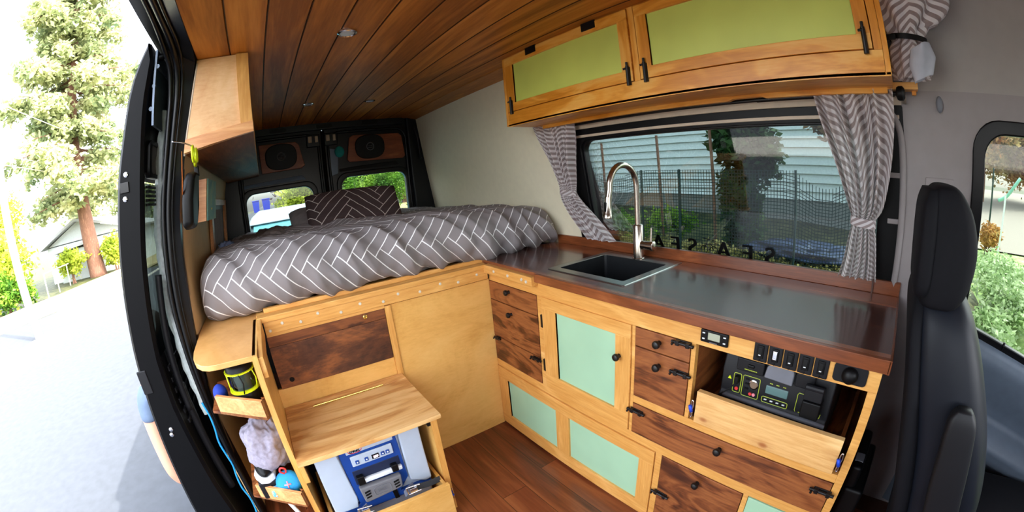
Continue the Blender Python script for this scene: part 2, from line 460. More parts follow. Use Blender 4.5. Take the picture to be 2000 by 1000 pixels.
mb = MB(); wring(mb, rrect(.02, 1.37, .93, 1.47, .06), rrect(.05, 1.325, .95, 1.446, .055), .012, .045)
mb.build('window_seal', M['rubber'], win, bevel=.004)
mb = MB(); mb.add([(xw(z) + .04, y, z) for y, z in rrect(.03, 1.36, .93, 1.47, .05)], [tuple(range(28))])
gp = mb.build('window_pane', M['g_kitchen'], win)
# grey curved trim at the front end of the window, with the two light clips
mb = MB()
P = [(.018, 1.49), (-.012, 1.45), (-.025, 1.38), (-.028, 1.2), (-.026, 1.0), (-.024, .94)]
mb.tube(catmull([(xw(z) - .004, y, z) for y, z in P], 6), .011, 8)
mb.build('window_trim', M['greyp'], win, smooth=True)
for z in (1.29, 1.15):
    mb = MB(); wallquad(mb, -.018, .02, z, z + .016, -.004, .01); mb.build('window_clip', M['greyp'], win, bevel=.002, label='light grey clip')
# lettering on the glass, to be read from outside: SEA <bicycle> SEA
def text_mesh(s, size, font_shear=0):
    cu = bpy.data.curves.new('t', 'FONT'); cu.body = s; cu.size = size; cu.align_x = 'CENTER'; cu.extrude = .0004
    o = bpy.data.objects.new('t', cu); col.objects.link(o)
    dg = bpy.context.evaluated_depsgraph_get(); me = bpy.data.meshes.new_from_object(o.evaluated_get(dg))
    vs = [v.co.copy() for v in me.vertices]; fs = [tuple(p.vertices) for p in me.polygons]
    bpy.data.objects.remove(o); bpy.data.curves.remove(cu); bpy.data.meshes.remove(me)
    return vs, fs
def text_on(s, size, O, X, Y, name, mat, parent=None, bold=0, sx=1, **k):
    """text with its baseline centre at O, running along X, up along Y"""
    vs, fs = text_mesh(s, size); X = V(X).normalized(); Y = V(Y).normalized(); Z = X.cross(Y); O = V(O)
    mb = MB()
    for dx in ((0,) if not bold else (-bold, 0, bold)):
        mb.add([O + X * (v.x * sx + dx) + Y * v.y + Z * v.z for v in vs], fs)
    return mb.build(name, mat, parent, **k)
up = V((-.14, 0, 1)).normalized()
for i, (ch, y) in enumerate(zip('SEASEA', (.455, .548, .655, .80, .885, .975))):
    text_on(ch, .098, (xw(.945) + .036, y, .945), (0, 1, 0), up, 'window_letter', M['black'], win, bold=.0035, label='black letter stuck on the glass')
mb = MB()
cx = xw(.97) + .036
for yy in (.70, .745):
    mb.tube([(cx, yy + .016 * math.cos(a * PI / 8), .972 + .016 * math.sin(a * PI / 8)) for a in range(16)], .0018, 5, closed=True)
mb.tube([(cx, .70, .972), (cx, .712, .995), (cx, .736, .993), (cx, .722, .972), (cx, .712, .995)], .002, 5)
mb.tube([(cx, .745, .972), (cx, .735, 1.0)], .002, 5); mb.tube([(cx, .70, 1.013), (cx, .75, 1.017)], .0022, 5)
mb.build('window_letter', M['black'], win, label='small bicycle mark between the letters')

# front wall of the cab, driver's side: pillar, door with window
mb = MB(); f = lambda L, d: [V((xw(z) + d, y, z)) for y, z in L]
outer = rrect(-1.6, -.03, .80, 1.545, .003); hole = rrect(-1.15, -.275, .845, 1.46, (.08, .08, .06, .06))
def slope(L): return [(y, z - max(0, (-.33 - y)) * .28 if z < 1.0 else z) for y, z in L]
hole = slope(hole)
# match loops to the same count
mb.ring(f(rrect(-1.6, -.03, -.05, 1.545, .003), 0), f(hole, 0), f(rrect(-1.6, -.03, -.05, 1.545, .003), .03), f(hole, .03))
mb.build('wall_front', M['greyp'], **ST)
mb = MB(); wallquad(mb, -1.6, -.0, 1.535, 1.97, .002, .03); mb.build('trim_4', M['headliner'], **ST)
mb = MB(); mb.box(-.3, 1.31, -1.6, -1.3, 1.86, 1.9); mb.build('trim_5', M['headliner'], **ST)
win2 = thing('window_2', (1.43, -.7, .84), kind='structure')
h2 = slope(rrect(-1.12, -.30, .865, 1.435, (.07, .07, .05, .05)))
h1 = slope(rrect(-1.165, -.258, .83, 1.475, (.09, .09, .07, .07)))
mb = MB(); wring(mb, h1, h2, -.006, .025); mb.build('window_seal', M['rubber'], win2, bevel=.005)
mb = MB(); mb.add([(xw(z) + .02, y, z) for y, z in h1], [tuple(range(28))]); mb.build('window_pane', M['g_front'], win2)
# shaped lower door trim with a sill shelf and an armrest
dt = thing('door_3', (1.42, -.8, 0), kind='structure')
def sill(y):   # top of trim
    return .845 - max(0, (-.33 - y)) * .28
prof = [(.004, .0), (-.028, -.012), (-.04, -.05), (-.03, -.12), (-.012, -.2), (-.012, -.24), (-.09, -.27), (-.125, -.29), (-.125, -.34), (-.06, -.40), (-.03, -.5), (-.03, -.82)]
mb = MB()
ys = [-.262, -.30, -.36, -.45, -.6, -.8, -1.0, -1.3]
def dpt(u, v):
    yi = v * (len(ys) - 1); a = int(min(yi, len(ys) - 2)); y = ys[a] + (ys[a + 1] - ys[a]) * (yi - a)
    k = u * (len(prof) - 1); b_ = int(min(k, len(prof) - 2)); t = k - b_
    dx = prof[b_][0] + (prof[b_ + 1][0] - prof[b_][0]) * t; dz = prof[b_][1] + (prof[b_ + 1][1] - prof[b_][1]) * t
    s_ = min(1, (-.262 - y) / .09) if y < -.262 else 0
    z = sill(y) + dz
    return V((xw(z) + dx * (.25 + .75 * s_), y, z))
mb.grid(dpt, 33, 28); mb.build('door_trim', M['doortrim'], dt, smooth=True)
MB().tube([(1.40, -.462, .822), (1.398, -.466, .845)], .005, 8).build('lock_pin', M['black'], dt, smooth=True)
# cab: passenger side, windscreen wall and dashboard (behind the camera; they shape the daylight)
mb = MB()
def lquad(y0, y1, z0, z1): mb.hexa([(-.45, y0, z0), (-.40, y0, z0), (-.40, y1, z0), (-.45, y1, z0), (-.40, y0, z1), (-.35, y0, z1), (-.35, y1, z1), (-.40, y1, z1)])
lquad(-1.6, .18, -.05, .85); lquad(-.22, .18, .85, 1.95); lquad(-1.6, -1.25, .85, 1.95); lquad(-1.25, -.22, 1.5, 1.95)
mb.build('wall_passenger', M['greyp'], **ST)
mb = MB(); mb.box(-.42, 1.46, -1.64, -1.6, -.05, 1.0); mb.box(-.42, 1.46, -1.64, -1.6, 1.7, 1.97); mb.box(-.42, 1.42, -1.6, -1.25, .7, .95); mb.build('wall_dash', M['black2'], **ST)
# small cover plate and coat hook on the grey pillar
mb = MB(); wallquad(mb, -.198, -.102, 1.21, 1.30, -.006, .004); mb.build('belt_cover', M['greyp'], bevel=.004, label='square grey cover plate on the pillar behind the headrest', cat='cover plate')
mb = MB(); mb.ball((xw(1.507) - .006, -.153, 1.507), (.01, .011, .024)); mb.build('coat_hook', M['greymid'], smooth=True, label='small rounded grey coat hook on the pillar right of the curtain rod', cat='hook')
# black seat base block beyond the cabinet's end
sb = thing('seat_base', (1.15, -.13, 0), 'black plastic seat base box on the floor beside the end of the kitchen cabinet', 'seat base')
bx('housing', M['black'], sb, 1.02, 1.28, -.112, -.045, 0, .46, bevel=.012)
bx('cover', M['black'], sb, 1.03, 1.24, -.08, -.042, .44, .535, bevel=.012)
bx('label_plate', M['greymid'], sb, 1.06, 1.10, -.074, -.046, .50, .5365, bevel=.002)

# passenger side wall behind the bed end: tan panel (leaning in), ends at the door opening
mb = MB()
zs = [0, .3, .53, .73, .936, 1.05, 1.2, 1.376, 1.55, 1.73, 1.9]
for a, b_ in zip(zs, zs[1:]):
    mb.hexa([(xl(a) - .03, 1.56, a), (xl(a), 1.56, a), (xl(a), YR, a), (xl(a) - .03, YR, a), (xl(b_) - .03, 1.56, b_), (xl(b_), 1.56, b_), (xl(b_), YR, b_), (xl(b_) - .03, YR, b_)])
mb.build('wall_left', M['tan'], **ST)
# C pillar and header of the sliding door opening (swept section)
OUT = [(-.6, -.40), (.17, -.405), (.34, -.405), (.53, -.415), (.83, -.425), (1.03, -.425), (1.21, -.408), (1.39, -.385), (1.56, -.352), (1.69, -.335), (1.80, -.328), (2.2, -.30)]
def section(A, B, dA, dB): return [V(A), V(B), V(B) + V(dB), V(A) + V(dA)]
st = []
for z in (-.55, -.2, .1, .3, .53, .7, .9, 1.05, 1.2, 1.35, 1.5, 1.6, 1.7, 1.76):
    st.append(section((xl(z) + .0, 1.53, z), (interp(OUT, z) - .008, 1.50, z), (0, .05, 0), (0, .12, 0)))
st.append(section((-.247, 1.525, 1.82), (-.336, 1.47, 1.85), (0, .05, .01), (0, .12, .03)))
st.append(section((-.238, 1.50, 1.868), (-.346, 1.40, 1.905), (0, .04, .04), (0, .06, .07)))
st.append(section((-.233, 1.42, 1.885), (-.352, 1.28, 1.935), (0, .0, .06), (0, .0, .07)))
for y in (1.2, 1.0, .6, .2, -.3, -1.3):
    st.append(section((-.233, y, 1.885), (-.36, y, 1.958), (0, 0, .06), (0, 0, .07)))
fr = thing('door_4', (-.38, 1.53, 0), kind='structure')
mb = MB(); vs = [p for s_ in st for p in s_]; fs = []
for i in range(len(st) - 1):
    for k in range(4):
        fs.append((i * 4 + k, i * 4 + (k + 1) % 4, (i + 1) * 4 + (k + 1) % 4, (i + 1) * 4 + k))
mb.add(vs, fs); mb.build('door_opening_frame', M['body'], fr, smooth='auto')
for t, r in ((.42, .006), (.62, .012), (.90, .009)):
    mb = MB(); mb.tube(catmull([s_[0] + (s_[1] - s_[0]) * t + V((0, -.006, -.004)) for s_ in st], 5), r, 10); mb.build('rubber_seal', M['rubber'], fr, smooth=True)
# pale strip of insulation film and blue wire behind the pillar
mb = MB(); mb.tube(catmull([(interp(OUT, z) - .058 + .003 * math.sin(z * 23), 1.625, z) for z in [1.74 - .07 * k for k in range(18)]], 3), [.017 + .003 * math.sin(k * 1.7) for k in range(52)], 8)
mb.build('insulation_strip', M['silver'], fr, smooth='auto', label='pale silvery film along the pillar')
mb = MB(); mb.tube(catmull([(-.432 - .006 * math.sin(z * 30), 1.49, z) for z in [.66 - .06 * k for k in range(17)]], 4), .0045, 6)
mb.build('wire', M['spkblue'], fr, smooth=True, label='blue wire in the door jamb')
# body side behind the opening
mb = MB()
for a, b_ in zip(OUT, OUT[1:]):
    mb.hexa([(a[1] - .05, 1.66, a[0]), (a[1] - .02, 1.66, a[0]), (a[1] - .02, 3.32, a[0]), (a[1] - .05, 3.32, a[0]), (b_[1] - .05, 1.66, b_[0]), (b_[1] - .02, 1.66, b_[0]), (b_[1] - .02, 3.32, b_[0]), (b_[1] - .05, 3.32, b_[0])])
mb.build('wall_outer', M['body'], **ST)

# sliding door, pushed back along the outside of the van
DO = [(-.58, -.70), (.2, -.690), (.37, -.676), (.57, -.660), (.70, -.649), (.90, -.629), (1.08, -.604), (1.25, -.580), (1.42, -.553), (1.53, -.534), (1.60, -.517), (1.77, -.484), (1.85, -.462), (1.95, -.416)]
DI = [(-.58, -.50), (.15, -.512), (.30, -.524), (.49, -.530), (.68, -.537), (.88, -.529), (1.06, -.504), (1.23, -.478), (1.40, -.450), (1.56, -.430), (1.74, -.413), (1.81, -.401), (1.88, -.388), (1.95, -.402)]
sd = thing('door_5', (-.55, 2.1, -.55), kind='structure')
zz = [-.58 + k * (2.53 / 40) for k in range(41)]
mb = MB(); oL = [(interp(DO, z), z) for z in zz]; iL = [(interp(DI, z), z) for z in zz]
n = len(zz); loop = oL + iL[::-1]
def inner_dy(z): return 0
vs = []; ysd = (1.45, 1.462, 2.9)
for yi, y in enumerate(ysd):
    for x, z in oL: vs.append((x + (.012 if yi == 0 else 0), y, z))
    for x, z in iL: vs.append((x - (.012 if yi == 0 else 0), y, z))
fs = []
for r in range(2):
    for k in range(n - 1):
        if not (.84 < zz[k] < 1.47 and r == 1): fs.append((r * 2 * n + k, r * 2 * n + k + 1, (r + 1) * 2 * n + k + 1, (r + 1) * 2 * n + k))
        if not (.84 < zz[k] < 1.47 and r == 1):
            fs.append((r * 2 * n + n + k + 1, r * 2 * n + n + k, (r + 1) * 2 * n + n + k, (r + 1) * 2 * n + n + k + 1))
for k in range(n - 1): fs.append((k, n + k, n + k + 1, k + 1))
for r in (0, 1):
    fs.append((r * 2 * n, (r + 1) * 2 * n, (r + 1) * 2 * n + n, r * 2 * n + n)); fs.append((r * 2 * n + n - 1, r * 2 * n + 2 * n - 1, (r + 1) * 2 * n + 2 * n - 1, (r + 1) * 2 * n + n - 1))
mb.add(vs, fs); mb.build('door_shell', M['doorblack'], sd, smooth='auto')
# inner face: rolled edge, grab bar, recess, window pane, lower ribs
mb = MB(); mb.tube(catmull([(interp(DI, z) - .014, 1.47, z) for z in zz[1:-2]], 2), .015, 10); mb.build('door_seal', M['rubber'], sd, smooth=True)
mb = MB(); mb.tube(catmull([(interp(DI, z) + .02, 1.55, z) for z in (.62, .75, .9, 1.05, 1.15)], 5), .014, 10); mb.tube(catmull([(interp(DI, z) + .012, 1.58, z) for z in (.2, .4, .6, .72)], 5), .02, 10)
mb.build('grab_bar', M['black2'], sd, smooth=True)
mb = MB(); mb.ring([V((interp(DI, z) + .012, y, z)) for y, z in rrect(1.50, 1.95, 1.49, 1.62, .03)], [V((interp(DI, z) + .012, y, z)) for y, z in rrect(1.53, 1.92, 1.505, 1.605, .02)],
                   [V((interp(DI, z) - .01, y, z)) for y, z in rrect(1.50, 1.95, 1.49, 1.62, .03)], [V((interp(DI, z) - .01, y, z)) for y, z in rrect(1.53, 1.92, 1.505, 1.605, .02)])
mb.build('recess_rim', M['black'], sd, bevel=.002)
mb = MB(); mb.add([(interp(DI, z) + .004, y, z) for y, z in rrect(1.53, 1.92, 1.505, 1.605, .02)], [tuple(range(28))]); mb.build('recess_panel', M['greyp'], sd, label='light grey recessed panel')
mb = MB(); mb.add([(interp(DI, z) - .015, y, z) for y, z in rrect(1.48, 2.8, .84, 1.475, .01)], [tuple(range(28))]); mb.build('window_pane', M['g_dark'], sd)
mb = MB()
for k in range(5): mb.box(interp(DI, 1.40 + k * .014) - .004, interp(DI, 1.40 + k * .014) + .006, 1.5, 2.7, 1.395 + k * .015, 1.403 + k * .015)
mb.build('vent_ribs', M['black'], sd)
mb = MB()
for k in range(6):
    z = .80 - k * .045
    mb.box(interp(DI, z) - .01, interp(DI, z) + .006, 1.52, 2.7, z, z + .02)
mb.build('lower_ribs', M['black2'], sd, bevel=.003)
mb = MB(); mb.hexa([(-.400, 1.475, 1.66), (-.392, 1.475, 1.66), (-.392, 2.1, 1.66), (-.400, 2.1, 1.66), (-.386, 1.475, 1.93), (-.378, 1.475, 1.93), (-.378, 2.1, 1.93), (-.386, 2.1, 1.93)])
for z in (1.72, 1.80, 1.87): mb.tube([(interp(DI, z) + .012, 1.48, z), (interp(DI, z) + .012, 2.1, z + .03)], .008, 8)
mb.build('door_corner', M['bluesheet'], sd, label='blue grey upper corner panel')
for z, x in ((1.509, -.503), (1.43, -.515), (.605, -.594), (.583, -.601)):
    MB().lathe([(.009, 0), (.009, .004), (.004, .006)], (x, 1.45, z), (0, -1, 0), 12).build('screw', M['chrome'], sd, smooth='auto')
bx('latch_plate', M['blackmetal'], sd, -.53, -.495, 1.444, 1.452, 1.45, 1.485)
bx('edge_buffer', M['black2'], sd, -.64, -.60, 1.445, 1.452, .76, .85, bevel=.004)
MB().tube([(-.425, 1.5, 1.90), (-.33, 1.5, 1.918)], .012, 10).build('roller_arm', M['black'], sd, smooth=True)

# rear wall (at the back doors): posts, header and the two doors
mb = MB()
mb.box(-.40, 1.42, YR + .0, YR + .08, 1.83, 1.97)
mb.box(-.42, -.20, YR - .02, YR + .08, -.05, 1.97)
mb.hexa([(1.27, YR - .03, -.05), (1.46, YR - .03, -.05), (1.46, YR + .08, -.05), (1.27, YR + .08, -.05), (1.21, YR - .03, 1.97), (1.46, YR - .03, 1.97), (1.46, YR + .08, 1.97), (1.21, YR + .08, 1.97)])
mb.build('wall_rear', M['body'], bevel=.01, **ST)
mb = MB()
for a, b_ in ((.075, .21), (.45, .58), (.83, .965)):
    mb.prism(rrect(a, b_, 1.842, 1.876, .008), 'y', YR - .006, YR + .01)
mb.build('trim_6', M['black'], **ST)
def rear_door(name, x0, x1, wx0, wx1, wzt, mirror):
    d = thing(name, ((x0 + x1) / 2, YR + .03, 0), kind='structure')
    mb = MB(); g = lambda L, y: [V((x, y, z)) for x, z in L]
    mb.ring(g(rrect(x0, x1, -.5, 1.84, .02), YR + .02), g(rrect(wx0, wx1, .98, wzt, .08), YR + .02), g(rrect(x0, x1, -.5, 1.84, .02), YR + .07), g(rrect(wx0, wx1, .98, wzt, .08), YR + .07))
    mb.build('door_shell', M['body'], d, bevel=.008)
    mb = MB(); mb.ring(g(rrect(wx0 - .035, wx1 + .035, .95, wzt + .035, .09), YR + .004), g(rrect(wx0 + .005, wx1 - .005, .985, wzt - .005, .075), YR + .004), g(rrect(wx0 - .035, wx1 + .035, .95, wzt + .035, .09), YR + .05), g(rrect(wx0 + .005, wx1 - .005, .985, wzt - .005, .075), YR + .05))
    mb.build('window_seal', M['rubber'], d, bevel=.008)
    mb = MB(); mb.add(g(rrect(wx0 - .005, wx1 + .005, .97, wzt + .005, .07), YR + .045), [tuple(range(28))]); mb.build('window_pane', M['g_rear'], d)
    mb = MB(); mb.tube([V((x, YR + .012, z)) for x, z in rrect(x0 + .035, x1 - .035, .6, 1.80, .10)], .012, 8, closed=True); mb.build('door_ridge', M['body'], d, smooth=True)
    mb = MB(); mb.hexa([(wx0 - .0, YR + .005, wzt + .045), (wx1 - .05, YR + .005, wzt + .05), (wx1 - .05, YR + .02, wzt + .05), (wx0, YR + .02, wzt + .045), (wx0 - .0, YR + .01, wzt + .07), (wx1 - .08, YR + .01, wzt + .085), (wx1 - .08, YR + .02, wzt + .085), (wx0, YR + .02, wzt + .07)])
    mb.build('door_ledge', M['bluesheet'] if mirror else M['body'], d, bevel=.003, label='grey blue pressed ledge' if mirror else None)
    return d
d1 = rear_door('door_1', -.21, .497, -.165, .385, 1.41, True)
d2 = rear_door('door_2', .503, 1.245, .615, 1.185, 1.435, False)
MB().tube([(.50, YR + .012, .4), (.50, YR + .012, 1.82)], .016, 10).build('centre_seal', M['rubber'], d2, smooth=True)
for d, x in ((d1, .42), (d2, .565)):
    bx('latch_box', M['body'], d, x - .055, x + .055, YR - .005, YR + .03, 1.70, 1.80, bevel=.008)
    bx('latch_bracket', M['beige'], d, x - .042, x - .012, YR - .012, YR, 1.735, 1.785, bevel=.004)
    bx('latch_bracket', M['beige'], d, x + .014, x + .038, YR - .012, YR, 1.735, 1.785, bevel=.004)
mb = MB(); mb.prism([(.53, 1.45), (.60, 1.47), (.62, 1.66), (.53, 1.68)], 'y', YR + .006, YR + .022); mb.build('door_panel', M['bluesheet'], d2, bevel=.004, label='bare light grey metal panel')
teal = plain('teal cloth', (30, 150, 150), .8); mb = MB(); mb.ball((.625, YR - .005, 1.64), (.04, .016, .045)); mb.build('bundled_cloth', teal, smooth=True, label='small teal cloth bundle tucked in the rear door between the speakers', cat='cloth')
# speakers mounted in wooden boards on each door
def speaker(cx, cz, bl, lab):
    t = thing('speaker', (cx, YR, cz - .1), lab, 'speaker', 'oval speakers on the rear doors')
    mb = MB(); mb.prism(bl, 'y', YR - .012, YR + .012); mb.build('mounting_board', M['speaker_wood'], t, bevel=.004)
    mb = MB(); ov = [(cx + .125 * math.copysign(abs(math.cos(a)) ** .75, math.cos(a)), cz + .098 * math.copysign(abs(math.sin(a)) ** .75, math.sin(a))) for a in [2 * PI * k / 40 for k in range(40)]]
    mb.prism(ov, 'y', YR - .03, YR - .012); mb.build('grille', M['black'], t, bevel=.006)
    mb = MB(); mb.tube([(cx + .03 * math.cos(a), YR - .031, cz + .03 * math.sin(a)) for a in [2 * PI * k / 20 for k in range(20)]], .003, 6, closed=True)
    mb.tube([(cx - .02, YR - .031, cz + .007), (cx, YR - .031, cz + .004), (cx + .02, YR - .031, cz + .009)], .003, 5); mb.tube([(cx - .02, YR - .031, cz - .008), (cx, YR - .031, cz - .011), (cx + .02, YR - .031, cz - .006)], .003, 5)
    mb.build('badge', M['greymid'], t, smooth=True, label='grey round badge')
speaker(.152, 1.655, [(-.01, 1.545), (.31, 1.548), (.335, 1.57), (.30, 1.735), (.27, 1.758), (-.02, 1.765)], 'black oval speaker on the left rear door, partly behind the small wooden cabinet')
speaker(.88, 1.657, [(.70, 1.548), (1.165, 1.54), (1.185, 1.56), (1.165, 1.73), (1.14, 1.752), (.745, 1.762), (.715, 1.745), (.685, 1.57)], 'black oval speaker in a red-brown board on the right rear door')
# grab handle and dark hinge strip right of the rear doors
mb = MB(); mb.tube(catmull([(1.265, YR - .05, 1.80), (1.285, YR - .07, 1.7), (1.295, YR - .07, 1.6), (1.31, YR - .05, 1.52)], 5), .011, 8); mb.build('grab_handle', M['black2'], smooth=True, label='slim dark grab handle on the post right of the rear doors', cat='handle')
# ceiling lights
for i, (x, y, lab) in enumerate(((.312, 1.346, 'round recessed ceiling light nearest the camera, larger looking than the other two'), (.308, 2.467, 'round recessed ceiling light near the rear doors, the left of the far pair'), (.707, 2.476, 'round recessed ceiling light near the rear doors, the right of the far pair'))):
    t = thing('ceiling_light', (x, y, ZC), lab, 'ceiling light', 'recessed ceiling lights')
    MB().lathe([(.036, 0), (.036, -.006), (.030, -.009), (.026, -.006), (.026, 0)], (x, y, ZC), (0, 0, 1), 28).build('trim_ring', M['chrome'], t, smooth='auto')
    MB().lathe([(.0255, -.004), (.0255, -.0065), (.01, -.0075)], (x, y, ZC), (0, 0, 1), 24).build('lens', M['lens'], t, smooth='auto')
# overhead cabinet on the passenger side
oc = thing('wall_cabinet', (-.15, 2.3, 1.53), 'light stained plywood overhead cabinet with slanted side, at the left under the ceiling', 'cabinet')
a = [(-.233, 1.52, 1.883), (-.038, 1.505, 1.883), (-.022, 1.505, 1.587), (-.286, 1.52, 1.546)]
mb = MB(); mb.hexa([a[3], a[2], (-.033, 3.17, 1.535), (-.283, 3.17, 1.52), a[0], a[1], (-.038, 3.17, 1.883), (-.233, 3.17, 1.883)]); mb.build('body', M['cabfront'], oc, bevel=.002)
mb = MB(); mb.hexa([(-.286, 1.53, 1.5445), (-.023, 1.515, 1.5855), (-.034, 3.16, 1.5335), (-.283, 3.16, 1.5185), (-.286, 1.53, 1.5455), (-.023, 1.515, 1.5865), (-.034, 3.16, 1.5345), (-.283, 3.16, 1.5195)]); mb.build('underside', wood('dark brown underside', (96, 56, 30), (128, 80, 46), (150, 100, 60), 'y', .6, spec=.1), oc, label='darker underside')  # thin sheet below, in a darker wood tone than the body
MB().tube(catmull([(xl(z) + .006, 1.522, z) for z in (1.54, 1.62, 1.7, 1.78, 1.87)], 4), .0045, 6).build('edge_trim', M['beige'], oc, smooth=True, label='thin beige edge strip')
mb = MB(); y = 1.497; mb.prism([(-.082, 1.882), (-.036, 1.882), (-.021, 1.587), (-.068, 1.60)], 'y', y, y + .01); mb.build('edge_strip', M['pine_z'], oc, bevel=.001)
mb = MB(); mb.prism([(-.287, 1.545), (-.021, 1.586), (-.022, 1.625), (-.278, 1.592)], 'y', 1.492, 1.51); mb.build('bottom_rail', M['tray'], oc, bevel=.001)
# ================================================================ KITCHEN
XF = .931
kc = thing('kitchen_cabinet', (1.17, .77, 0), 'long built-in kitchen cabinet with walnut drawers and mint door panels under the counter', 'cabinet')
mb = MB()
mb.box(XF + .018, 1.405, -.036, -.018, 0, .885); mb.box(XF + .02, 1.40, .4845, .4965, .0, .885); mb.box(XF + .02, 1.405, -.02, 1.57, .54, .562)
mb.box(1.385, 1.405, -.02, 1.57, 0, .885); mb.box(XF + .018, 1.40, -.02, 1.57, 0, .02); mb.box(XF + .02, 1.39, .5, .505, 0, .9 - .02)
mb.build('carcass', M['walnut_x'], kc)
mb = MB(); x0, x1 = XF, XF + .02
mb.box(x0, x1, -.036, 1.5715, .8251, .8857)
mb.box(x0, x1, -.036, -.0117, 0, .8251)
for y0, y1, z0, z1 in ((.4846, .4996, .5655, .8251), (.7065, .7198, .4065, .8251), (1.1763, 1.2069, .4065, .8251), (.5642, .5908, 0, .3688), (.223, .241, 0, .3688)):
    mb.box(x0, x1, y0, y1, z0, z1)
mb.box(x0, x1, -.0117, .7065, .5369, .5655); mb.box(x0, x1, -.0117, 1.5715, .3688, .4065)
mb.box(x0, x1, -.0117, .5642, 0, .02)
mb.build('face_frame', M['pine_y'], kc, bevel=.001)
def knob(parent, y, z, x=None, r=.0135):
    x = XF - .003 if x is None else x
    MB().lathe([(.008, 0), (.0065, .006), (.006, .010), (r * .9, .014), (r, .019), (r * .85, .025), (r * .4, .028)], (x, y, z), (-1, 0, 0), 20).build('knob', M['blackmetal'], parent, smooth='auto')
def latch(parent, y0, y1, z, x=None):
    """black barrel bolt lying along y"""
    x = XF - .003 if x is None else x
    mb = MB(); a, b_ = min(y0, y1), max(y0, y1)
    mb.box(x - .004, x, a + .01, b_ - .012, z - .008, z + .008)
    mb.tube([(x - .009, a, z), (x - .009, b_, z)], .0055, 10)
    for y in (a + .018, b_ - .022): mb.box(x - .0155, x, y - .006, y + .006, z - .0075, z + .0075)
    mb.tube([(x - .01, b_ - .008, z), (x - .022, b_ - .008, z - .004)], .004, 8)
    mb.build('latch', M['blackmetal'], parent, bevel=.0012)
def drawer(y0, y1, z0, z1, mat, knobs=(), latches=(), g=.0022, label=None):
    d = MB().box(XF - .003, XF + .015, y0 + g, y1 - g, z0 + g, z1 - g).build('drawer', mat, kc, bevel=.0012, label=label)
    for k in knobs: knob(d, *k)
    for l in latches: latch(d, *l)
    return d
wy = M['walnut_y']
drawer(1.2069, 1.5715, .732, .8251, wy, [(1.404, .798)]); drawer(1.2069, 1.5715, .5395, .732, wy, [(1.400, .692)])
drawer(1.2069, 1.5715, .4065, .5395, wy, [], [(1.505, 1.558, .535), (1.195, 1.265, .528)])
drawer(.4996, .7065, .7575, .8251, wy, [(.611, .794)], [(.487, .562, .818)])
drawer(.4996, .7065, .5655, .7575, wy, [(.608, .715)], [(.487, .562, .718)])
drawer(-.0117, .7065, .4065, .5369, wy, [(.357, .503)], [(.647, .722, .510), (-.027, .05, .501)])
drawer(.241, .5642, .02, .3688, wy, [(.407, .326)], [(.505, .583, .188)])
def panel_door(par, y0, y1, z0, z1, panels, pm, name='door', g=.002, x=XF, along='y'):
    """frame-and-panel door on plane x; panels: list of (y0,y1,z0,z1)"""
    y0 += g; y1 -= g; z0 += g; z1 -= g
    za, zb = panels[0][2], panels[0][3]
    O_ = [(y0, z0), (y1, z0), (y1, z1), (y0, z1)]; I_ = [(min(p[0] for p in panels), za), (max(p[1] for p in panels), za), (max(p[1] for p in panels), zb), (min(p[0] for p in panels), zb)]
    mb = MB(); mb.ring([V((x - .006, a, b_)) for a, b_ in O_], [V((x - .006, a, b_)) for a, b_ in I_], [V((x + .014, a, b_)) for a, b_ in O_], [V((x + .014, a, b_)) for a, b_ in I_])
    d = mb.build(name, M['pine_y'] if x > .0 and pm is M['mint'] else M['maple_y'], par, bevel=.0015)
    es = [y0] + [q for p in sorted(panels) for q in (p[0], p[1])] + [y1]
    for k in range(0, len(es), 2):
        MB().box(x - .0064, x + .013, es[k] + (.001 if k == 0 else 0), es[k + 1] - (.001 if k + 2 >= len(es) else 0), za, zb).build('stile', M['pine_z'] if pm is M['mint'] else M['maple_z'], d, bevel=.0015)
    for p in panels:
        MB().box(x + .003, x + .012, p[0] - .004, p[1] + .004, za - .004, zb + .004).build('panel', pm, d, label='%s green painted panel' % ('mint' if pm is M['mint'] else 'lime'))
    return d
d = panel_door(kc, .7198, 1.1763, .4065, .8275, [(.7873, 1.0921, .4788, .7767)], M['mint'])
knob(d, .769, .701, XF - .006)
for z in (.72, .516): MB().box(XF - .008, XF + .004, 1.172, 1.184, z - .028, z + .028).build('hinge', M['blackmetal'], d, bevel=.001)
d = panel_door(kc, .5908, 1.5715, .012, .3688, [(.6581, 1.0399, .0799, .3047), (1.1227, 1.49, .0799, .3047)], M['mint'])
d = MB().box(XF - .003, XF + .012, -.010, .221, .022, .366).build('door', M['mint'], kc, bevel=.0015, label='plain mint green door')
# power drawer, standing a little open, with spring clips at its ends
pd = MB().box(.911, .929, .006, .455, .577, .688).build('drawer', M['knotty'], kc, bevel=.0015, label='pale knotty pine drawer front, pulled slightly out')
mb = MB(); mb.box(.929, 1.36, .010, .022, .577, .62); mb.box(.929, 1.36, .440, .452, .577, .62); mb.box(.929, 1.36, .02, .445, .577, .585)
mb.build('drawer_box', M['walnut_x'], pd, bevel=.001)
def clip(parent, p):
    p = V(p); mb = MB()
    mb.tube([p + V((.0, .004 * math.cos(a), .013 + .016 * math.sin(a))) for a in [2 * PI * k / 12 for k in range(12)]], .002, 6, closed=True)
    mb.tube([p + V((0, .003 * math.cos(a), -.022 + .01 * math.sin(a))) for a in [2 * PI * k / 12 for k in range(12)]], .0018, 6, closed=True)
    c = mb.build('spring_clip', M['chrome'], parent, smooth=True)
    mb = MB(); mb.tube([p + V((0, 0, -.012)), p + V((-.003, .003, 0)), p + V((-.002, .006, .01))], .0055, 8); mb.build('strap_tab', plain('cobalt strap', (24, 70, 200), .5), c, smooth=True)
clip(pd, (.905, .463, .628)); clip(pd, (.905, -.003, .628))
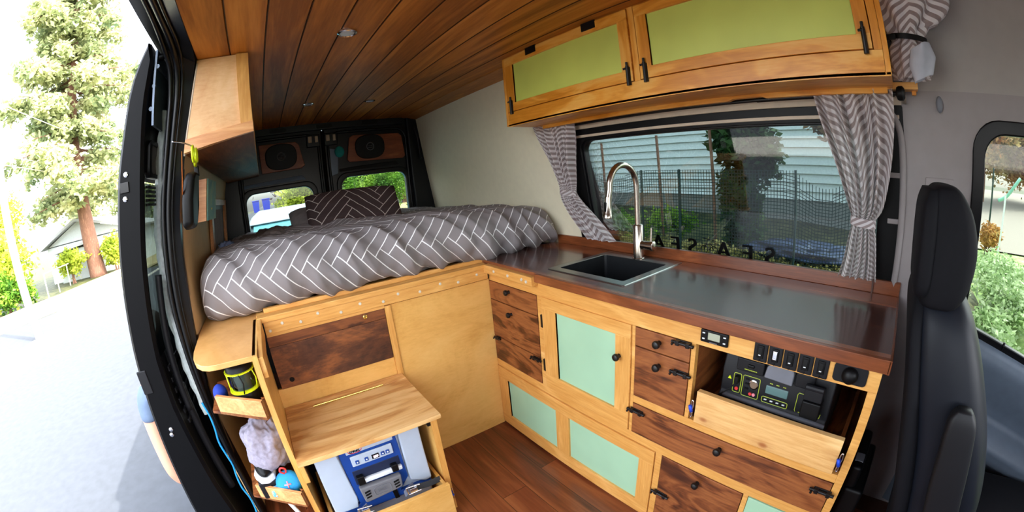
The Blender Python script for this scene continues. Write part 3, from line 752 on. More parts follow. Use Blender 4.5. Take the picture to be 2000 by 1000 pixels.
# countertop (hole for the sink) with backsplash
ct = thing('countertop', (1.17, .8, .8857), 'dark walnut plank countertop running under the side window', 'countertop')
z0, z1 = .8857, .92
mb = MB()
mb.box(.928, 1.015, -.045, 1.64, z0, z1); mb.box(1.365, 1.425, -.045, 1.64, z0, z1); mb.box(1.015, 1.365, 1.19, 1.64, z0, z1); mb.box(1.015, 1.365, -.045, .825, z0, z1)
mb.build('worktop', M['counter'], ct)
mb = MB(); mb.box(.913, .928, -.05, 1.195, z0, z1 + .0003); mb.build('front_edge', M['counter_edge'], ct, bevel=.002)
mb = MB(); mb.box(.913, 1.425, -.052, -.045, z0, z1 + .0003); mb.build('end_edge', M['counter_edge'], ct, bevel=.001)
bs = MB().box(1.412, 1.432, -.05, 1.60, .92, .9656).build('backsplash', M['counter_edge'], ct, bevel=.002)
MB().box(1.40, 1.412, .046, .052, .92, .9656).build('backsplash_joint', M['walnut_z'], bs)
# sink
sk = thing('sink', (1.19, 1.0, .92), 'square stainless steel drop-in sink in the counter, below the tap', 'sink')
g = lambda L, z: [V((x, y, z)) for x, y in L]
mb = MB(); mb.ring(g(rrect(.997, 1.39, .810, 1.207, .008), .9235), g(rrect(1.036, 1.318, .842, 1.176, .012), .9235), g(rrect(.995, 1.392, .808, 1.209, .008), .920), g(rrect(1.036, 1.318, .842, 1.176, .012), .915)); mb.build('rim', M['sinksteel'], sk, bevel=.001)
mb = MB(); L0 = g(rrect(1.036, 1.318, .842, 1.176, .012), .921); L1 = g(rrect(1.042, 1.312, .848, 1.170, .012), .77)
mb.add(L0 + L1, [(i, (i + 1) % 28, 28 + (i + 1) % 28, 28 + i) for i in range(28)] + [tuple(range(28, 56))]); mb.build('basin', M['basin'], sk)
MB().lathe([(.04, 0), (.04, .003), (.03, .004), (.028, .001)], (1.2, 1.0, .770), (0, 0, 1), 24).build('drain', M['chrome'], sk, smooth='auto')
# tap
fa = thing('faucet', (1.339, 1.001, .9235), 'tall brushed nickel gooseneck kitchen tap with side lever behind the sink', 'tap')
fx, fy = 1.339, 1.0
MB().lathe([(.027, 0), (.027, .004), (.0225, .006), (.0225, .145), (.020, .148), (.015, .149)], (fx, fy, .9235), (0, 0, 1), 28).build('body', M['steel'], fa, smooth='auto')
arc = [(fx, fy, 1.06), (fx, fy, 1.235)] + [(fx - .0875 + .0875 * math.cos(a), fy, 1.235 + .0895 * math.sin(a)) for a in [PI * k / 14 for k in range(1, 14)]] + [(fx - .175, fy, 1.23), (fx - .185, fy, 1.20)]
MB().tube(arc, .0128, 16).build('neck', M['steel'], fa, smooth='auto')
h = MB().lathe([(.0140, 0), (.0145, .03), (.0175, .066), (.0195, .070), (.0195, .080), (.013, .082)], (fx - .1846, fy, 1.202), (-.13, 0, -1), 22).build('spray_head', M['steel'], fa, smooth='auto')
MB().box(fx - .208, fx - .204, fy - .006, fy + .006, 1.14, 1.185).build('spray_button', M['black'], h, bevel=.002)
lv = MB().lathe([(.014, 0), (.0185, .004), (.0185, .05), (.021, .052), (.021, .063), (.015, .066)], (fx, fy - .018, .985), (0, -1, 0), 24).build('valve', M['steel'], fa, smooth='auto')
MB().tube([(fx, fy - .066, .995), (fx + .002, fy - .069, 1.062)], .0042, 10).build('lever', M['steel'], lv, smooth='auto')
# cleats at the inner corner of the counter
mb = MB(); mb.box(.900, .9295, 1.195, 1.56, .868, .908); cl = mb.build('cleat', M['pine_y'], kc, bevel=.002)
for y in (1.23, 1.26, 1.36, 1.47): MB().lathe([(.007, 0), (.006, .003)], (.900, y, .887 + .004 * math.sin(y * 90)), (-1, 0, 0), 10).build('screw', M['zinc'], cl, smooth='auto')
def dashes(par, x, ya, yb, z, n, mat):
    """a line of tiny print too small to read: little strokes"""
    mb = MB(); w = (ya - yb) / n
    for k in range(n): mb.box(x - .0004, x + .0004, ya - (k + .8) * w, ya - k * w, z - .0012, z + .0012)
    return mb.build('small_print', mat, par)
# instruments and switches in the top rail
dp = thing('battery_monitor', (XF, .427, .84), 'black display unit with a small pale screen in the cabinet rail, left of the switches', 'display')
bx('housing', M['black'], dp, XF - .008, XF, .383, .470, .8415, .8805, bevel=.004)
bx('screen', M['lcdg'], dp, XF - .0095, XF - .006, .408, .445, .853, .874, bevel=.001)
for y in (.459, .394):
    for z in (.870, .853): bx('button', M['whitep'], dp, XF - .0095, XF - .006, y - .004, y + .004, z - .002, z + .002, bevel=.001)
dashes(dp, XF - .0088, .440, .415, .846, 7, M['greymid'])
for i in range(5):
    yc = .287 - i * .0419
    t = thing('rocker_switch', (XF, yc, .83), ['leftmost of the five black rocker switches in the cabinet rail', 'second from left of the five black rocker switches, with a silvery toggle', 'middle one of the five black rocker switches in the cabinet rail', 'fourth from left of the five black rocker switches in the cabinet rail', 'rightmost of the five black rocker switches, next to the round socket'][i], 'switch', 'rocker switches in the cabinet rail')
    bx('switch_plate', M['black2'], t, XF - .006, XF, yc - .0195, yc + .0195, .829, .882, bevel=.003)
    bx('bezel', M['black'], t, XF - .009, XF - .004, yc - .0095, yc + .0095, .840, .876, bevel=.002)
    mb = MB(); mb.prism([(XF - .012, .848), (XF - .008, .846), (XF - .006, .872), (XF - .010, .870)], 'y', yc - .006, yc + .006); mb.build('rocker', M['chrome'] if i == 1 else M['black'], t, bevel=.001)
    bx('indicator', M['whitep'], t, XF - .0125, XF - .010, yc - .003, yc + .003, .8495, .852, bevel=0)
    MB().lathe([(.003, 0), (.003, .002)], (XF - .006, yc, .8335), (-1, 0, 0), 10).build('screw', M['black'], t)
sk2 = thing('power_socket', (XF, .043, .835), 'black plate with a round domed socket at the right end of the cabinet rail', 'socket')
mb = MB(); mb.prism(rrect(-.002, .087, .8345, .882, .010), 'x', XF - .006, XF); mb.build('socket_plate', M['black2'], sk2, bevel=.002)
MB().lathe([(.021, 0), (.021, .006), (.018, .014), (.010, .019), (.001, .021)], (XF - .006, .043, .858), (-1, 0, 0), 26).build('dome', M['black'], sk2, smooth='auto')
# portable power station in the open bay
ps = thing('power_station', (1.1, .25, .585), 'dark grey portable power station with yellow-green markings inside the open cabinet bay', 'power station')
X = .98
mb = MB(); mb.prism([(X, .585), (X, .66), (X + .012, .672), (X + .012, .745), (X + .03, .80), (X + .26, .80), (X + .28, .78), (X + .28, .585)], 'y', .075, .418); mb.build('case', M['black2'], ps, bevel=.006)
mb = MB(); mb.tube([(X + .004, .402, .664), (X + .004, .076, .660)], .007, 10); mb.build('front_rail', M['greymid'], ps, smooth=True)
XP = X + .0115
mb = MB(); mb.prism([(.196, .753), (.283, .757), (.277, .793), (.268, .80), (.203, .80), (.196, .793)], 'x', X + .0, X + .03); mb.build('handle_grip', M['greymid'], ps, bevel=.004, label='lighter grey handle block')
bx('socket_cover', M['black2'], ps, X + .004, X + .03, .286, .372, .7545, .795, bevel=.004)
bx('socket_cover', M['black2'], ps, X + .008, X + .03, .135, .192, .7525, .795, bevel=.004)
bx('input_jack', M['black'], ps, X + .0, X + .01, .315, .336, .772, .782, bevel=.003)
def outline(y0, y1, z0, z1, r=.005, x=XP):
    return MB().tube([V((x - .0005, y, z)) for y, z in rrect(y0, y1, z0, z1, r, 4)], .0011, 5, closed=True).build('marking', M['yline'], ps, label='yellow-green outline')
outline(.353, .377, .677, .740); outline(.293, .347, .674, .741); outline(.199, .280, .6745, .6925)
MB().tube([(XP - .0005, .150, .736), (XP - .0005, .172, .736), (XP - .0005, .175, .73), (XP - .0005, .175, .68), (XP - .0005, .172, .676)], .0011, 5).build('marking', M['yline'], ps, label='yellow-green outline')
MB().tube([(XP - .0005, .105, .676), (XP - .0005, .099, .677), (XP - .0005, .097, .69)], .0011, 5).build('marking', M['yline'], ps, label='yellow-green outline')
MB().tube(catmull([(XP - .0008, .142 - k * .003, .687 + .003 * math.sin(k * 1.3)) for k in range(7)], 3), .0009, 5).build('marking', M['yline'], ps, label='small wave mark')
dashes(ps, X + .0035, .345, .305, .764, 8, M['yline'])
dashes(ps, XP - .0005, .163, .11, .677, 12, M['yline'])
for y in (.258, .238, .217): dashes(ps, XP - .0005, y + .005, y - .005, .7385, 2, M['yline'])
bx('screen', M['lcd'], ps, XP - .002, XP + .004, .204, .273, .7045, .7305, bevel=.002)
for k in range(4): bx('button', M['whitep'], ps, XP - .003, XP + .002, .268 - k * .019 - .0045, .268 - k * .019 + .0045, .6825, .6855, bevel=.001)
MB().lathe([(.015, 0), (.015, .004), (.012, .005), (.0115, .002)], (XP, .311, .7195), (-1, 0, 0), 24).build('dial', M['chrome'], ps, smooth='auto')
MB().lathe([(.0115, 0), (.0115, .0035)], (XP, .311, .7195), (-1, 0, 0), 20).build('dial_face', plain('bronze socket', (120, 98, 80), .4), ps, smooth='auto')
mb = MB(); mb.prism([(.384, .716), (.396, .716), (.390, .727)], 'x', XP - .002, XP); mb.build('warning_mark', M['yellow'], ps)
for y, z, a in ((.364, .69, .0055), (.318, .686, .005), (.307, .686, .005)): MB().lathe([(a, 0), (a, .003)], (XP, y, z), (-1, 0, 0), 12).build('led', M['red'] if a > .0051 or y > .31 else M['pink'], ps)
for y in (.336, .330):
    for z in (.731, .716, .70): MB().lathe([(.0035, 0), (.0035, .002)], (XP, y, z), (-1, 0, 0), 10).build('port', M['black'], ps)
mb = MB(); mb.box(XP - .016, XP, .358, .370, .712, .735); mb.tube(catmull([(XP - .014, .362, .72), (XP - .03, .375, .70), (XP - .03, .40, .675), (XP - .01, .425, .65)], 6), .0022, 6)
mb.build('cable_plug', M['black'], ps, bevel=.001)
pa = thing('power_adapter', (X - .01, .125, .69), 'black box-shaped plug adapter in the outlet of the power station', 'adapter')
mb = MB(); mb.box(X - .032, X + .011, .098, .152, .692, .742); mb.build('body', M['black'], pa, bevel=.004)
mb = MB(); mb.box(X - .026, X + .011, .100, .153, .742, .775); mb.tube([(X - .02, .153, .779), (X - .02, .100, .779)], .009, 10); mb.build('top_section', M['black2'], pa, bevel=.003)

# ================================================================ UPPER CABINET
M['underside'] = M['tray']
uc = thing('upper_cabinet', (1.22, .78, 1.545), 'orange-toned wooden overhead cabinet with two lime green panel doors above the window', 'cabinet')
XU = 1.113
MB().box(XU + .03, 1.30, .012, 1.552, 1.552, 1.884).build('body', M['maple_y'], uc)
mb = MB(); mb.box(XU, XU + .018, .008, 1.556, 1.545, 1.6105); mb.box(XU, XU + .018, .008, 1.556, 1.8835, 1.885)
mb.build('face_frame', M['maple_y'], uc, bevel=.0015)
for y0, y1 in ((.008, .031), (.780, .804), (1.5535, 1.556)): MB().box(XU + .0003, XU + .017, y0, y1, 1.6105, 1.8835).build('stile', M['maple_z'], uc, bevel=.001)
for q in (1.5562, -.008): MB().box(XU, 1.31, q, q + .0155, 1.545, 1.885).build('end_panel', M['maple_z'], uc, bevel=.002)
mb = MB(); mb.prism([(.01, 1.552), (.01, 1.527), (.40, 1.527), (.42, 1.533), (.52, 1.533), (.54, 1.527), (1.50, 1.527), (1.50, 1.552)], 'x', 1.275, 1.297); mb.build('lower_cleat', M['maple_y'], uc, bevel=.001)
MB().box(XU, 1.285, -.006, 1.556, 1.543, 1.553).build('underside', M['maple_y'], uc)
MB().box(1.29, 1.335, -.085, 1.55, 1.54, 1.56).build('wall_cleat', M['pine_y'], uc)
def lift_door(y0, y1, p, lat, hin):
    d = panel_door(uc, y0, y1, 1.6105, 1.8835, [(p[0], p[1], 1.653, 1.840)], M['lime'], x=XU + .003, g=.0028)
    for y in lat:
        mb = MB(); x = XU - .004
        mb.box(x - .002, x + .002, y - .007, y + .007, 1.60, 1.665); mb.tube([(x - .007, y, 1.598), (x - .007, y, 1.668)], .0065, 10)
        mb.tube([(x - .008, y, 1.668), (x - .008, y, 1.682)], .0045, 8); mb.tube([(x - .01, y + .002, 1.66), (x - .016, y + .012, 1.657)], .004, 8)
        mb.build('latch', M['blackmetal'], d, bevel=.0008)
    for y in hin: MB().box(XU - .007, XU + .004, y - .035, y + .035, 1.853, 1.8855).build('hinge', M['black'], d, bevel=.001)
    return d
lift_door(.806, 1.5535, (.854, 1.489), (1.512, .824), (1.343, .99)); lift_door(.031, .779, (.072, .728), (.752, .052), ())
# curtain rod
cr = thing('curtain_rod', (1.29, .7, 1.527), 'black curtain rod with round end knob under the overhead cabinet', 'curtain rod')
MB().tube([(1.322, 1.5, 1.524), (1.322, .45, 1.530)], .0065, 10).build('rod', M['blackmetal'], cr, smooth='auto')
MB().tube([(1.322, .45, 1.530), (1.322, -.01, 1.531)], .0085, 10).build('rod_sleeve', M['blackmetal'], cr, smooth='auto')
MB().lathe([(.006, 0), (.006, .012), (.018, .016), (.021, .022), (.021, .034), (.014, .04)], (1.298, -.003, 1.529), (-.15, -1, 0), 20).build('finial', M['black'], cr, smooth='auto')
mb = MB(); mb.box(1.318, 1.335, -.08, -.066, 1.528, 1.556); mb.build('bracket', M['maple_y'], cr, bevel=.002)
# curtains: gathered cloth between two edges, folds in depth
def curtain(name, rows, folds, amp, seed, label, tie=None, thick=True, offx=0):
    """rows: (z, y_left, y_right, x, fold amplitude factor)"""
    t = thing(name, (rows[0][3], (rows[0][1] + rows[0][2]) / 2, rows[-1][0]), label, 'curtain', 'striped curtains')
    rn = random.Random(seed); ph = [rn.uniform(0, 6.28) for _ in range(4)]
    R = catmull([(r[1], r[2], r[0]) for r in rows], 10); R2 = catmull([(r[3], r[4], r[0]) for r in rows], 10)
    nr = len(R) - 1
    def fn(u, v):
        k = v * nr; i = int(min(k, nr - 1)); q = k - i
        a = R[i].lerp(R[i + 1], q); b_ = R2[i].lerp(R2[i + 1], q)
        s = u + .018 * math.sin(9 * v + ph[0]) + .012 * math.sin(folds * 2.1 * u + ph[1] + 3 * v)
        y = a.x + (a.y - a.x) * u + (a.y - a.x) * .018 * math.sin(2 * PI * folds * u * .5 + ph[3])
        w = .5 * math.sin(2 * PI * folds * s + ph[2]) + .3 * math.sin(2 * PI * folds * 1.73 * s + ph[3] + 2.5 * v) + .2 * math.sin(2 * PI * folds * .61 * s)
        return V((b_.x + amp * b_.y * w, y, a.z))
    H = rows[0][0] - rows[-1][0]
    def uvf(u, v): return (u * .62 + .01 * math.sin(6 * v + ph[0]), v * H * 1.05 + .005 * math.sin(2 * PI * folds * u + ph[2]))
    MB().grid(fn, 120, 60, uvf).build('cloth', M['curtain'], t, smooth=True)
    if tie:
        z, ya, yb, x = tie
        mb = MB(); pts = [(x + .02 * math.sin(a) , (ya + yb) / 2 + (abs(ya - yb) / 2 + .004) * math.cos(a), z + .006 * math.sin(a + 1)) for a in [2 * PI * k / 20 for k in range(20)]]
        vs = []; 
        for p in pts: vs += [(p[0], p[1], p[2] - .013), (p[0], p[1], p[2] + .013)]
        mb.add(vs, [(2 * i, 2 * ((i + 1) % 20), 2 * ((i + 1) % 20) + 1, 2 * i + 1) for i in range(20)], [(i * .02, k * .03) for i in range(20) for k in (0, 1)])
        mb.build('tieback', M['curtain'], t, smooth=True)
    return t
curtain('curtain', [(1.548, 1.595, 1.30, 1.293, .6), (1.47, 1.565, 1.312, 1.30, 1), (1.36, 1.52, 1.345, 1.318, 1.1), (1.25, 1.482, 1.36, 1.335, .7), (1.205, 1.476, 1.366, 1.34, .45), (1.16, 1.472, 1.345, 1.35, .7), (1.08, 1.425, 1.27, 1.362, .9), (.972, 1.335, 1.165, 1.374, .7)], 7, .03, 3, 'striped curtain tied back at the left end of the side window', tie=(1.205, 1.472, 1.366, 1.338))
curtain('curtain', [(1.540, .25, -.004, 1.290, .6), (1.45, .232, -.002, 1.305, 1), (1.32, .19, .012, 1.325, 1.1), (1.2, .15, .035, 1.34, .8), (1.154, .137, .06, 1.347, .4), (1.10, .147, .052, 1.352, .7), (1.03, .158, .045, 1.362, .8), (.97, .172, .038, 1.372, .8)], 6, .03, 11, 'striped curtain tied at the waist at the right end of the side window', tie=(1.154, .138, .06, 1.342))
# bundled cab curtain hanging from above
cc = thing('curtain', (1.2, -.08, 1.56), 'striped curtain bundled with a black strap, right of the green overhead cabinet', 'curtain', 'striped curtains')
RZ = [(1.885, .125), (1.80, .12), (1.74, .105), (1.69, .06), (1.665, .045), (1.64, .06), (1.60, .062), (1.565, .05)]
def bund(u, v):
    z = 1.885 - v * .325; r = interp([(a, b_) for a, b_ in RZ[::-1]], z); a = 2 * PI * u
    r *= 1 + .13 * math.sin(9 * a + 2 * v) + .09 * math.sin(5 * a + 7 * v) + (.35 * max(0, math.cos(a + 1.9)) ** 6 if z > 1.7 else 0)
    return V((1.23 + .62 * r * math.cos(a) + (1.885 - z) * .08, -.072 + r * math.sin(a), z))
MB().grid(bund, 110, 50, lambda u, v: (u * .9, v * .34)).build('cloth', M['curtain'], cc, smooth=True)
MB().grid(lambda u, v: V((1.224 + (.030 + .008 * math.sin(13 * u + 3 * v)) * (1.1 - .5 * v) * math.cos(2 * PI * u), -.098 + (.034 + .006 * math.sin(19 * u)) * (1.2 - .7 * abs(v - .45)) * math.sin(2 * PI * u), 1.64 - .085 * v - .012 * math.sin(2 * PI * u))), 40, 14, lambda u, v: (u * .3, v * .08)).build('cloth_end', plain('white lining', (176, 180, 190), .9), cc, smooth=True, label='plain white lining end of the cloth')
mb = MB(); pts = [(1.236 + .038 * math.cos(a), -.073 + .056 * math.sin(a), 1.665 + .008 * math.sin(a)) for a in [2 * PI * k / 24 for k in range(24)]]
vs = []
for p in pts: vs += [(p[0], p[1], p[2] - .008), (p[0], p[1], p[2] + .008)]
mb.add(vs, [(2 * i, 2 * ((i + 1) % 24), 2 * ((i + 1) % 24) + 1, 2 * i + 1) for i in range(24)]); st_ = mb.build('strap', M['black'], cc, smooth=True, label='black strap')
MB().box(1.195, 1.203, -.035, -.008, 1.658, 1.672).build('strap_buckle', M['black'], st_, bevel=.001)
# ================================================================ BED
bp = thing('bed_platform', (.4, 2.3, 0), 'light plywood bed platform with bolted front rail and dark walnut flap door', 'bed platform')
MB().box(-.13, .93, 1.60, YR - .04, .88, .905).build('deck', M['ply'], bp)
MB().box(.428, XF, 1.5715, 1.585, 0, .83).build('front_panel', M['ply'], bp, bevel=.001, label='plain honey coloured plywood panel')
MB().box(-.127, .402, 1.5715, 1.585, .4, .592).build('back_panel', M['ply'], bp, bevel=.001)
MB().box(.402, .430, 1.562, 1.585, .5, .83).build('divider_post', M['pine_z'], bp, bevel=.002)
mb = MB(); mb.box(-.127, XF - .012, 1.553, 1.60, .885, .908); rl = mb.build('top_rail', M['pine_x'], bp, bevel=.002)
fr_ = MB().box(-.105, XF - .012, 1.558, 1.585, .835, .885).build('bolted_rail', M['pine_x'], bp, bevel=.002)
for i, (x, z) in enumerate(((-.085, .848), (-.03, .868), (.045, .855), (.12, .872), (.215, .853), (.30, .868), (.40, .853), (.47, .870), (.57, .856), (.67, .868), (.76, .855), (.86, .868))):
    MB().lathe([(.0065, 0), (.005, .003)], (x, 1.558, z), (0, -1, 0), 12).build('bolt', M['zinc'], fr_, smooth='auto')
MB().box(-.105, .402, 1.563, 1.585, .822, .836).build('lower_strip', M['pine_x'], bp, bevel=.001)
mb = MB(); mb.box(-.108, .400, 1.5665, 1.58, .778, .822); fd = mb.build('flap_door', wood('walnut door top', (64, 32, 15), (104, 56, 28), (140, 82, 42), 'x', .4, fig=1.5), bp, bevel=.0008)
MB().box(-.108, .400, 1.567, 1.58, .592, .7765).build('flap_board', M['walnut_door'], fd, bevel=.0008, label='dark burl walnut board')
MB().lathe([(.010, 0), (.010, .004), (.0065, .006), (.004, .003)], (.312, 1.5665, .806), (0, -1, 0), 18).build('lock', M['brass'], fd, smooth='auto')
MB().lathe([(.011, 0), (.010, .002)], (-.055, 1.567, .625), (0, -1, 0), 18).build('knot_plug', M['black'], fd)
# tall side panel with its own rim strip
mb = MB(); mb.box(-.145, -.127, 1.19, 1.60, 0, .895); sp_ = mb.build('side_panel', M['ply'], bp, bevel=.001)
MB().box(-.1455, -.1265, 1.188, 1.1915, 0, .8955).build('edge_band', M['pine_z'], sp_)
mb = MB(); mb.hexa([(-.127, 1.20, .815), (-.110, 1.20, .815), (-.110, 1.56, .835), (-.127, 1.56, .835), (-.127, 1.20, .885), (-.110, 1.20, .885), (-.110, 1.56, .905), (-.127, 1.56, .905)]); mb.build('rim_strip', M['pine_y'], bp, bevel=.002)
MB().box(-.095, 1.0, 1.612, 1.635, .905, .924).build('upper_slat', M['pine_x'], bp, bevel=.002)
# corner shelf left of the panel
cs = thing('corner_shelf', (-.27, 1.4, .9), 'orange-tan plywood corner shelf with rounded edge beside the door opening', 'shelf')
pl = [(-.131, 1.203), (-.262, 1.203), (-.293, 1.209), (-.32, 1.228), (-.343, 1.262), (-.358, 1.31), (-.367, 1.38), (-.372, 1.52), (-.376, 1.60), (-.376, 1.95), (-.131, 1.95)]
MB().prism(pl, 'z', .877, .895).build('shelf_board', M['cabside'], cs, bevel=.002)
def tray(z, lab):
    t = thing('shelf_tray', (-.23, 1.3, z - .07), lab, 'shelf', 'open trays beside the sliding door')
    A, B = V((-.330, 1.30, z)), V((-.160, 1.172, z)); d = (B - A).normalized(); n = V((d.y, -d.x, 0)); th = .014
    mb = MB(); mb.hexa([A + V((0, 0, -.068)), B + V((0, 0, -.068)), B - n * th + V((0, 0, -.068)), A - n * th + V((0, 0, -.068)), A, B, B - n * th, A - n * th]); mb.build('front_lip', M['tray'], t, bevel=.0015)
    C = V((-.146, 1.195, z)); mb = MB(); mb.hexa([B + V((0, 0, -.068)), C + V((0, 0, -.068)), C + V((-.014, .01, -.068)), B - n * th + V((0, 0, -.068)), B, C, C + V((-.014, .01, 0)), B - n * th]); mb.build('mitred_end', M['walnut_z'], t, bevel=.001, label='darker mitred end piece')
    mb = MB(); mb.prism([(-.33, 1.30), (-.16, 1.172), (-.146, 1.19), (-.146, 1.56), (-.36, 1.56), (-.36, 1.32)], 'z', z - .068, z - .058); mb.build('tray_bottom', M['walnut_x'], t)
tray(.757, 'upper small wooden tray holding the lantern below the corner shelf'); tray(.373, 'lower small wooden tray holding the blue round speaker')
# lantern
ln = thing('camping_lantern', (-.215, 1.30, .70), 'black and neon yellow camping lantern with clear middle on the upper tray', 'lantern')
c = V((-.215, 1.315, .70))
MB().lathe([(.044, 0), (.052, .01), (.052, .035), (.046, .05)], c, (0, 0, 1), 26).build('base', M['black'], ln, smooth='auto')
MB().lathe([(.048, .052), (.055, .054), (.055, .057), (.048, .060)], c, (0, 0, 1), 26).build('yellow_ring', M['yellow'], ln, smooth='auto')
MB().lathe([(.044, .062), (.047, .09), (.044, .120)], c, (0, 0, 1), 26).build('globe', M['g_front'], ln, smooth='auto')
MB().lathe([(.050, .119), (.055, .121), (.055, .125), (.046, .127)], c, (0, 0, 1), 26).build('yellow_ring', M['yellow'], ln, smooth='auto')
MB().lathe([(.050, .125), (.046, .140), (.042, .146), (.026, .158), (.026, .18), (.020, .183)], c, (0, 0, 1), 26).build('cap', M['black'], ln, smooth='auto')
MB().lathe([(.026, .06), (.030, .09), (.026, .12)], c, (0, 0, 1), 20).build('core', M['whitep'], ln, smooth='auto')
for k in range(6):
    a = PI / 3 * k + .5; MB().tube([c + V((.053 * math.cos(a), .053 * math.sin(a), .055)), c + V((.056 * math.cos(a + .15), .056 * math.sin(a + .15), .09)), c + V((.053 * math.cos(a), .053 * math.sin(a), .124))], .0025, 6).build('guard_bar', M['yellow'] if k % 2 else M['black'], ln, smooth=True)
MB().lathe([(.01, 0), (.01, .004)], c + V((-.008, -.053, .02)), (0, -1, 0), 14).build('button', M['yellow'], ln)
MB().ball((-.318, 1.36, .735), (.028, .03, .035)).build('blue_pouch', plain('royal blue fabric', (20, 50, 150), .8), smooth=True, label='small royal blue pouch left of the lantern on the upper tray', cat='pouch')
MB().lathe([(.022, 0), (.022, .07), (.014, .085)], (-.166, 1.37, .70), (0, 0, 1), 18).build('yellow_bottle', plain('amber yellow', (230, 180, 20), .4), smooth='auto', label='amber yellow container tucked right behind the lantern', cat='bottle')
# crumpled towel, shoe, round speaker
def lump(c, r, seed, amp=.18, fr=1.0, nu=48, nv=30):
    c = V(c); r = V(r)
    def fn(u, v):
        d = V((math.sin(PI * v) * math.cos(2 * PI * u), math.sin(PI * v) * math.sin(2 * PI * u), -math.cos(PI * v)))
        q = noise.noise(d * 1.7 * fr + V((seed, 0, 0))) + .55 * (1 - 2 * abs(noise.noise(d * 4.2 * fr + V((seed, 5, 1))))) * .6
        return c + V((r.x * d.x, r.y * d.y, r.z * d.z)) * (1 + amp * q)
    return MB().grid(fn, nu, nv)
lump((-.225, 1.37, .50), (.088, .10, .105), 3.3, .26, .95, 90, 60).build('towel', M['towel'], smooth=True, label='crumpled light grey towel between the two small trays', cat='towel')
sh = thing('shoe', (-.25, 1.34, .33), 'dark shoe with a white rubber sole under the grey towel', 'shoe')
mb = MB(); mb.prism([(-.315, 1.30), (-.295, 1.265), (-.262, 1.255), (-.235, 1.275), (-.225, 1.34), (-.235, 1.46), (-.28, 1.47), (-.305, 1.38)], 'z', .392, .418); mb.build('sole', M['whitep'], sh, bevel=.005)
lump((-.265, 1.36, .43), (.042, .10, .035), 1.2, .05).build('upper', M['black'], sh, smooth=True)
MB().box(-.31, -.22, 1.27, 1.47, .316, .392).build('storage_box', M['black2'], bevel=.006, label='dark box under the shoe on the lower tray', cat='box')
ns = thing('portable_speaker', (-.195, 1.262, .315), 'round bright blue portable speaker with a pink plus mark on the lower tray', 'speaker')
c = V((-.195, 1.262, .368)); ax = V((-.10, -.9, .42)).normalized()
MB().lathe([(.012, -.028), (.036, -.026), (.046, -.016), (.050, 0), (.047, .013), (.036, .022), (.018, .026), (.002, .027)], c, ax, 32).build('body', M['spkblue'], ns, smooth=True)
a_ = V((1, -.1, 0)); a_ = (a_ - ax * a_.dot(ax)).normalized(); b_ = ax.cross(a_)
mb = MB()
for d, off in ((a_, 0), (b_, 0)): mb.tube([c + ax * .0265 - d * .013, c + ax * .0285, c + ax * .0265 + d * .013], .0028, 6)
mb.tube([c + ax * .0255 - b_ * .018, c + ax * .022 - b_ * .034], .0018, 6); mb.build('plus_mark', M['pink'], ns, smooth=True)
MB().tube(catmull([c + V((.0, .0, .045)), c + V((-.012, -.005, .062)), c + V((-.004, -.008, .078)), c + V((.010, -.006, .068)), c + V((.006, .0, .048))], 6), .0035, 8).build('cord_loop', M['red'], ns, smooth=True)
lump((-.252, 1.262, .345), (.02, .018, .024), 8, .3, 2).build('cloth_wad', plain('pale blue cloth', (110, 190, 230), .9), smooth=True, label='small pale blue cloth left of the round blue speaker', cat='cloth')
MB().tube(catmull([(-.23, 1.25, .30), (-.20, 1.20, .24), (-.21, 1.22, .12), (-.22, 1.25, .02)], 6), .008, 8).build('white_cable', M['whitep'], smooth=True, label='white cable hanging below the lower tray', cat='cable')

# ================================================================ STEP BOX AND COOLER
sx = thing('step_box', (.14, 1.36, 0), 'low wooden step box with hinged lid, in front of the walnut flap door', 'step box')
MB().box(-.126, .419, 1.158, 1.505, .491, .509).build('lid', M['lid'], sx, bevel=.0015)
MB().box(-.126, .419, 1.508, 1.566, .491, .509).build('lid_strip', M['lid'], sx, bevel=.0015)
mb = MB()
for k in range(34): mb.box(-.002 + k * .0092, .0058 + k * .0092, 1.500, 1.514, .509, .5115)
mb.tube([(-.002, 1.507, .512), (.31, 1.507, .512)], .0022, 8); mb.build('piano_hinge', M['brass'], sx)
MB().box(.378, .402, 1.172, 1.566, 0, .491).build('side_panel', M['ply'], sx, bevel=.001)
MB().box(.3775, .4025, 1.169, 1.1725, 0, .491).build('edge_band', M['pine_z'], sx)
MB().box(-.126, -.108, 1.176, 1.20, .405, .490).build('corner_block', M['pine_z'], sx, bevel=.002)
bx('catch', M['black'], sx, .365, .378, 1.175, 1.195, .462, .482)
dr = MB().box(-.105, .375, 1.112, 1.130, .025, .208).build('drawer', M['ply'], sx, bevel=.0015, label='plain plywood drawer front, pulled slightly out')
mb = MB(); mb.box(.355, .369, 1.130, 1.50, .03, .20); mb.box(-.10, -.086, 1.130, 1.50, .03, .20); mb.box(-.09, .36, 1.130, 1.50, .03, .04); mb.build('drawer_box', M['ply'], dr, bevel=.001)
clip(dr, (.388, 1.140, .125))
MB().box(-.126, .40, 1.55, 1.556, .0, .49).build('back_board', M['black'], sx)
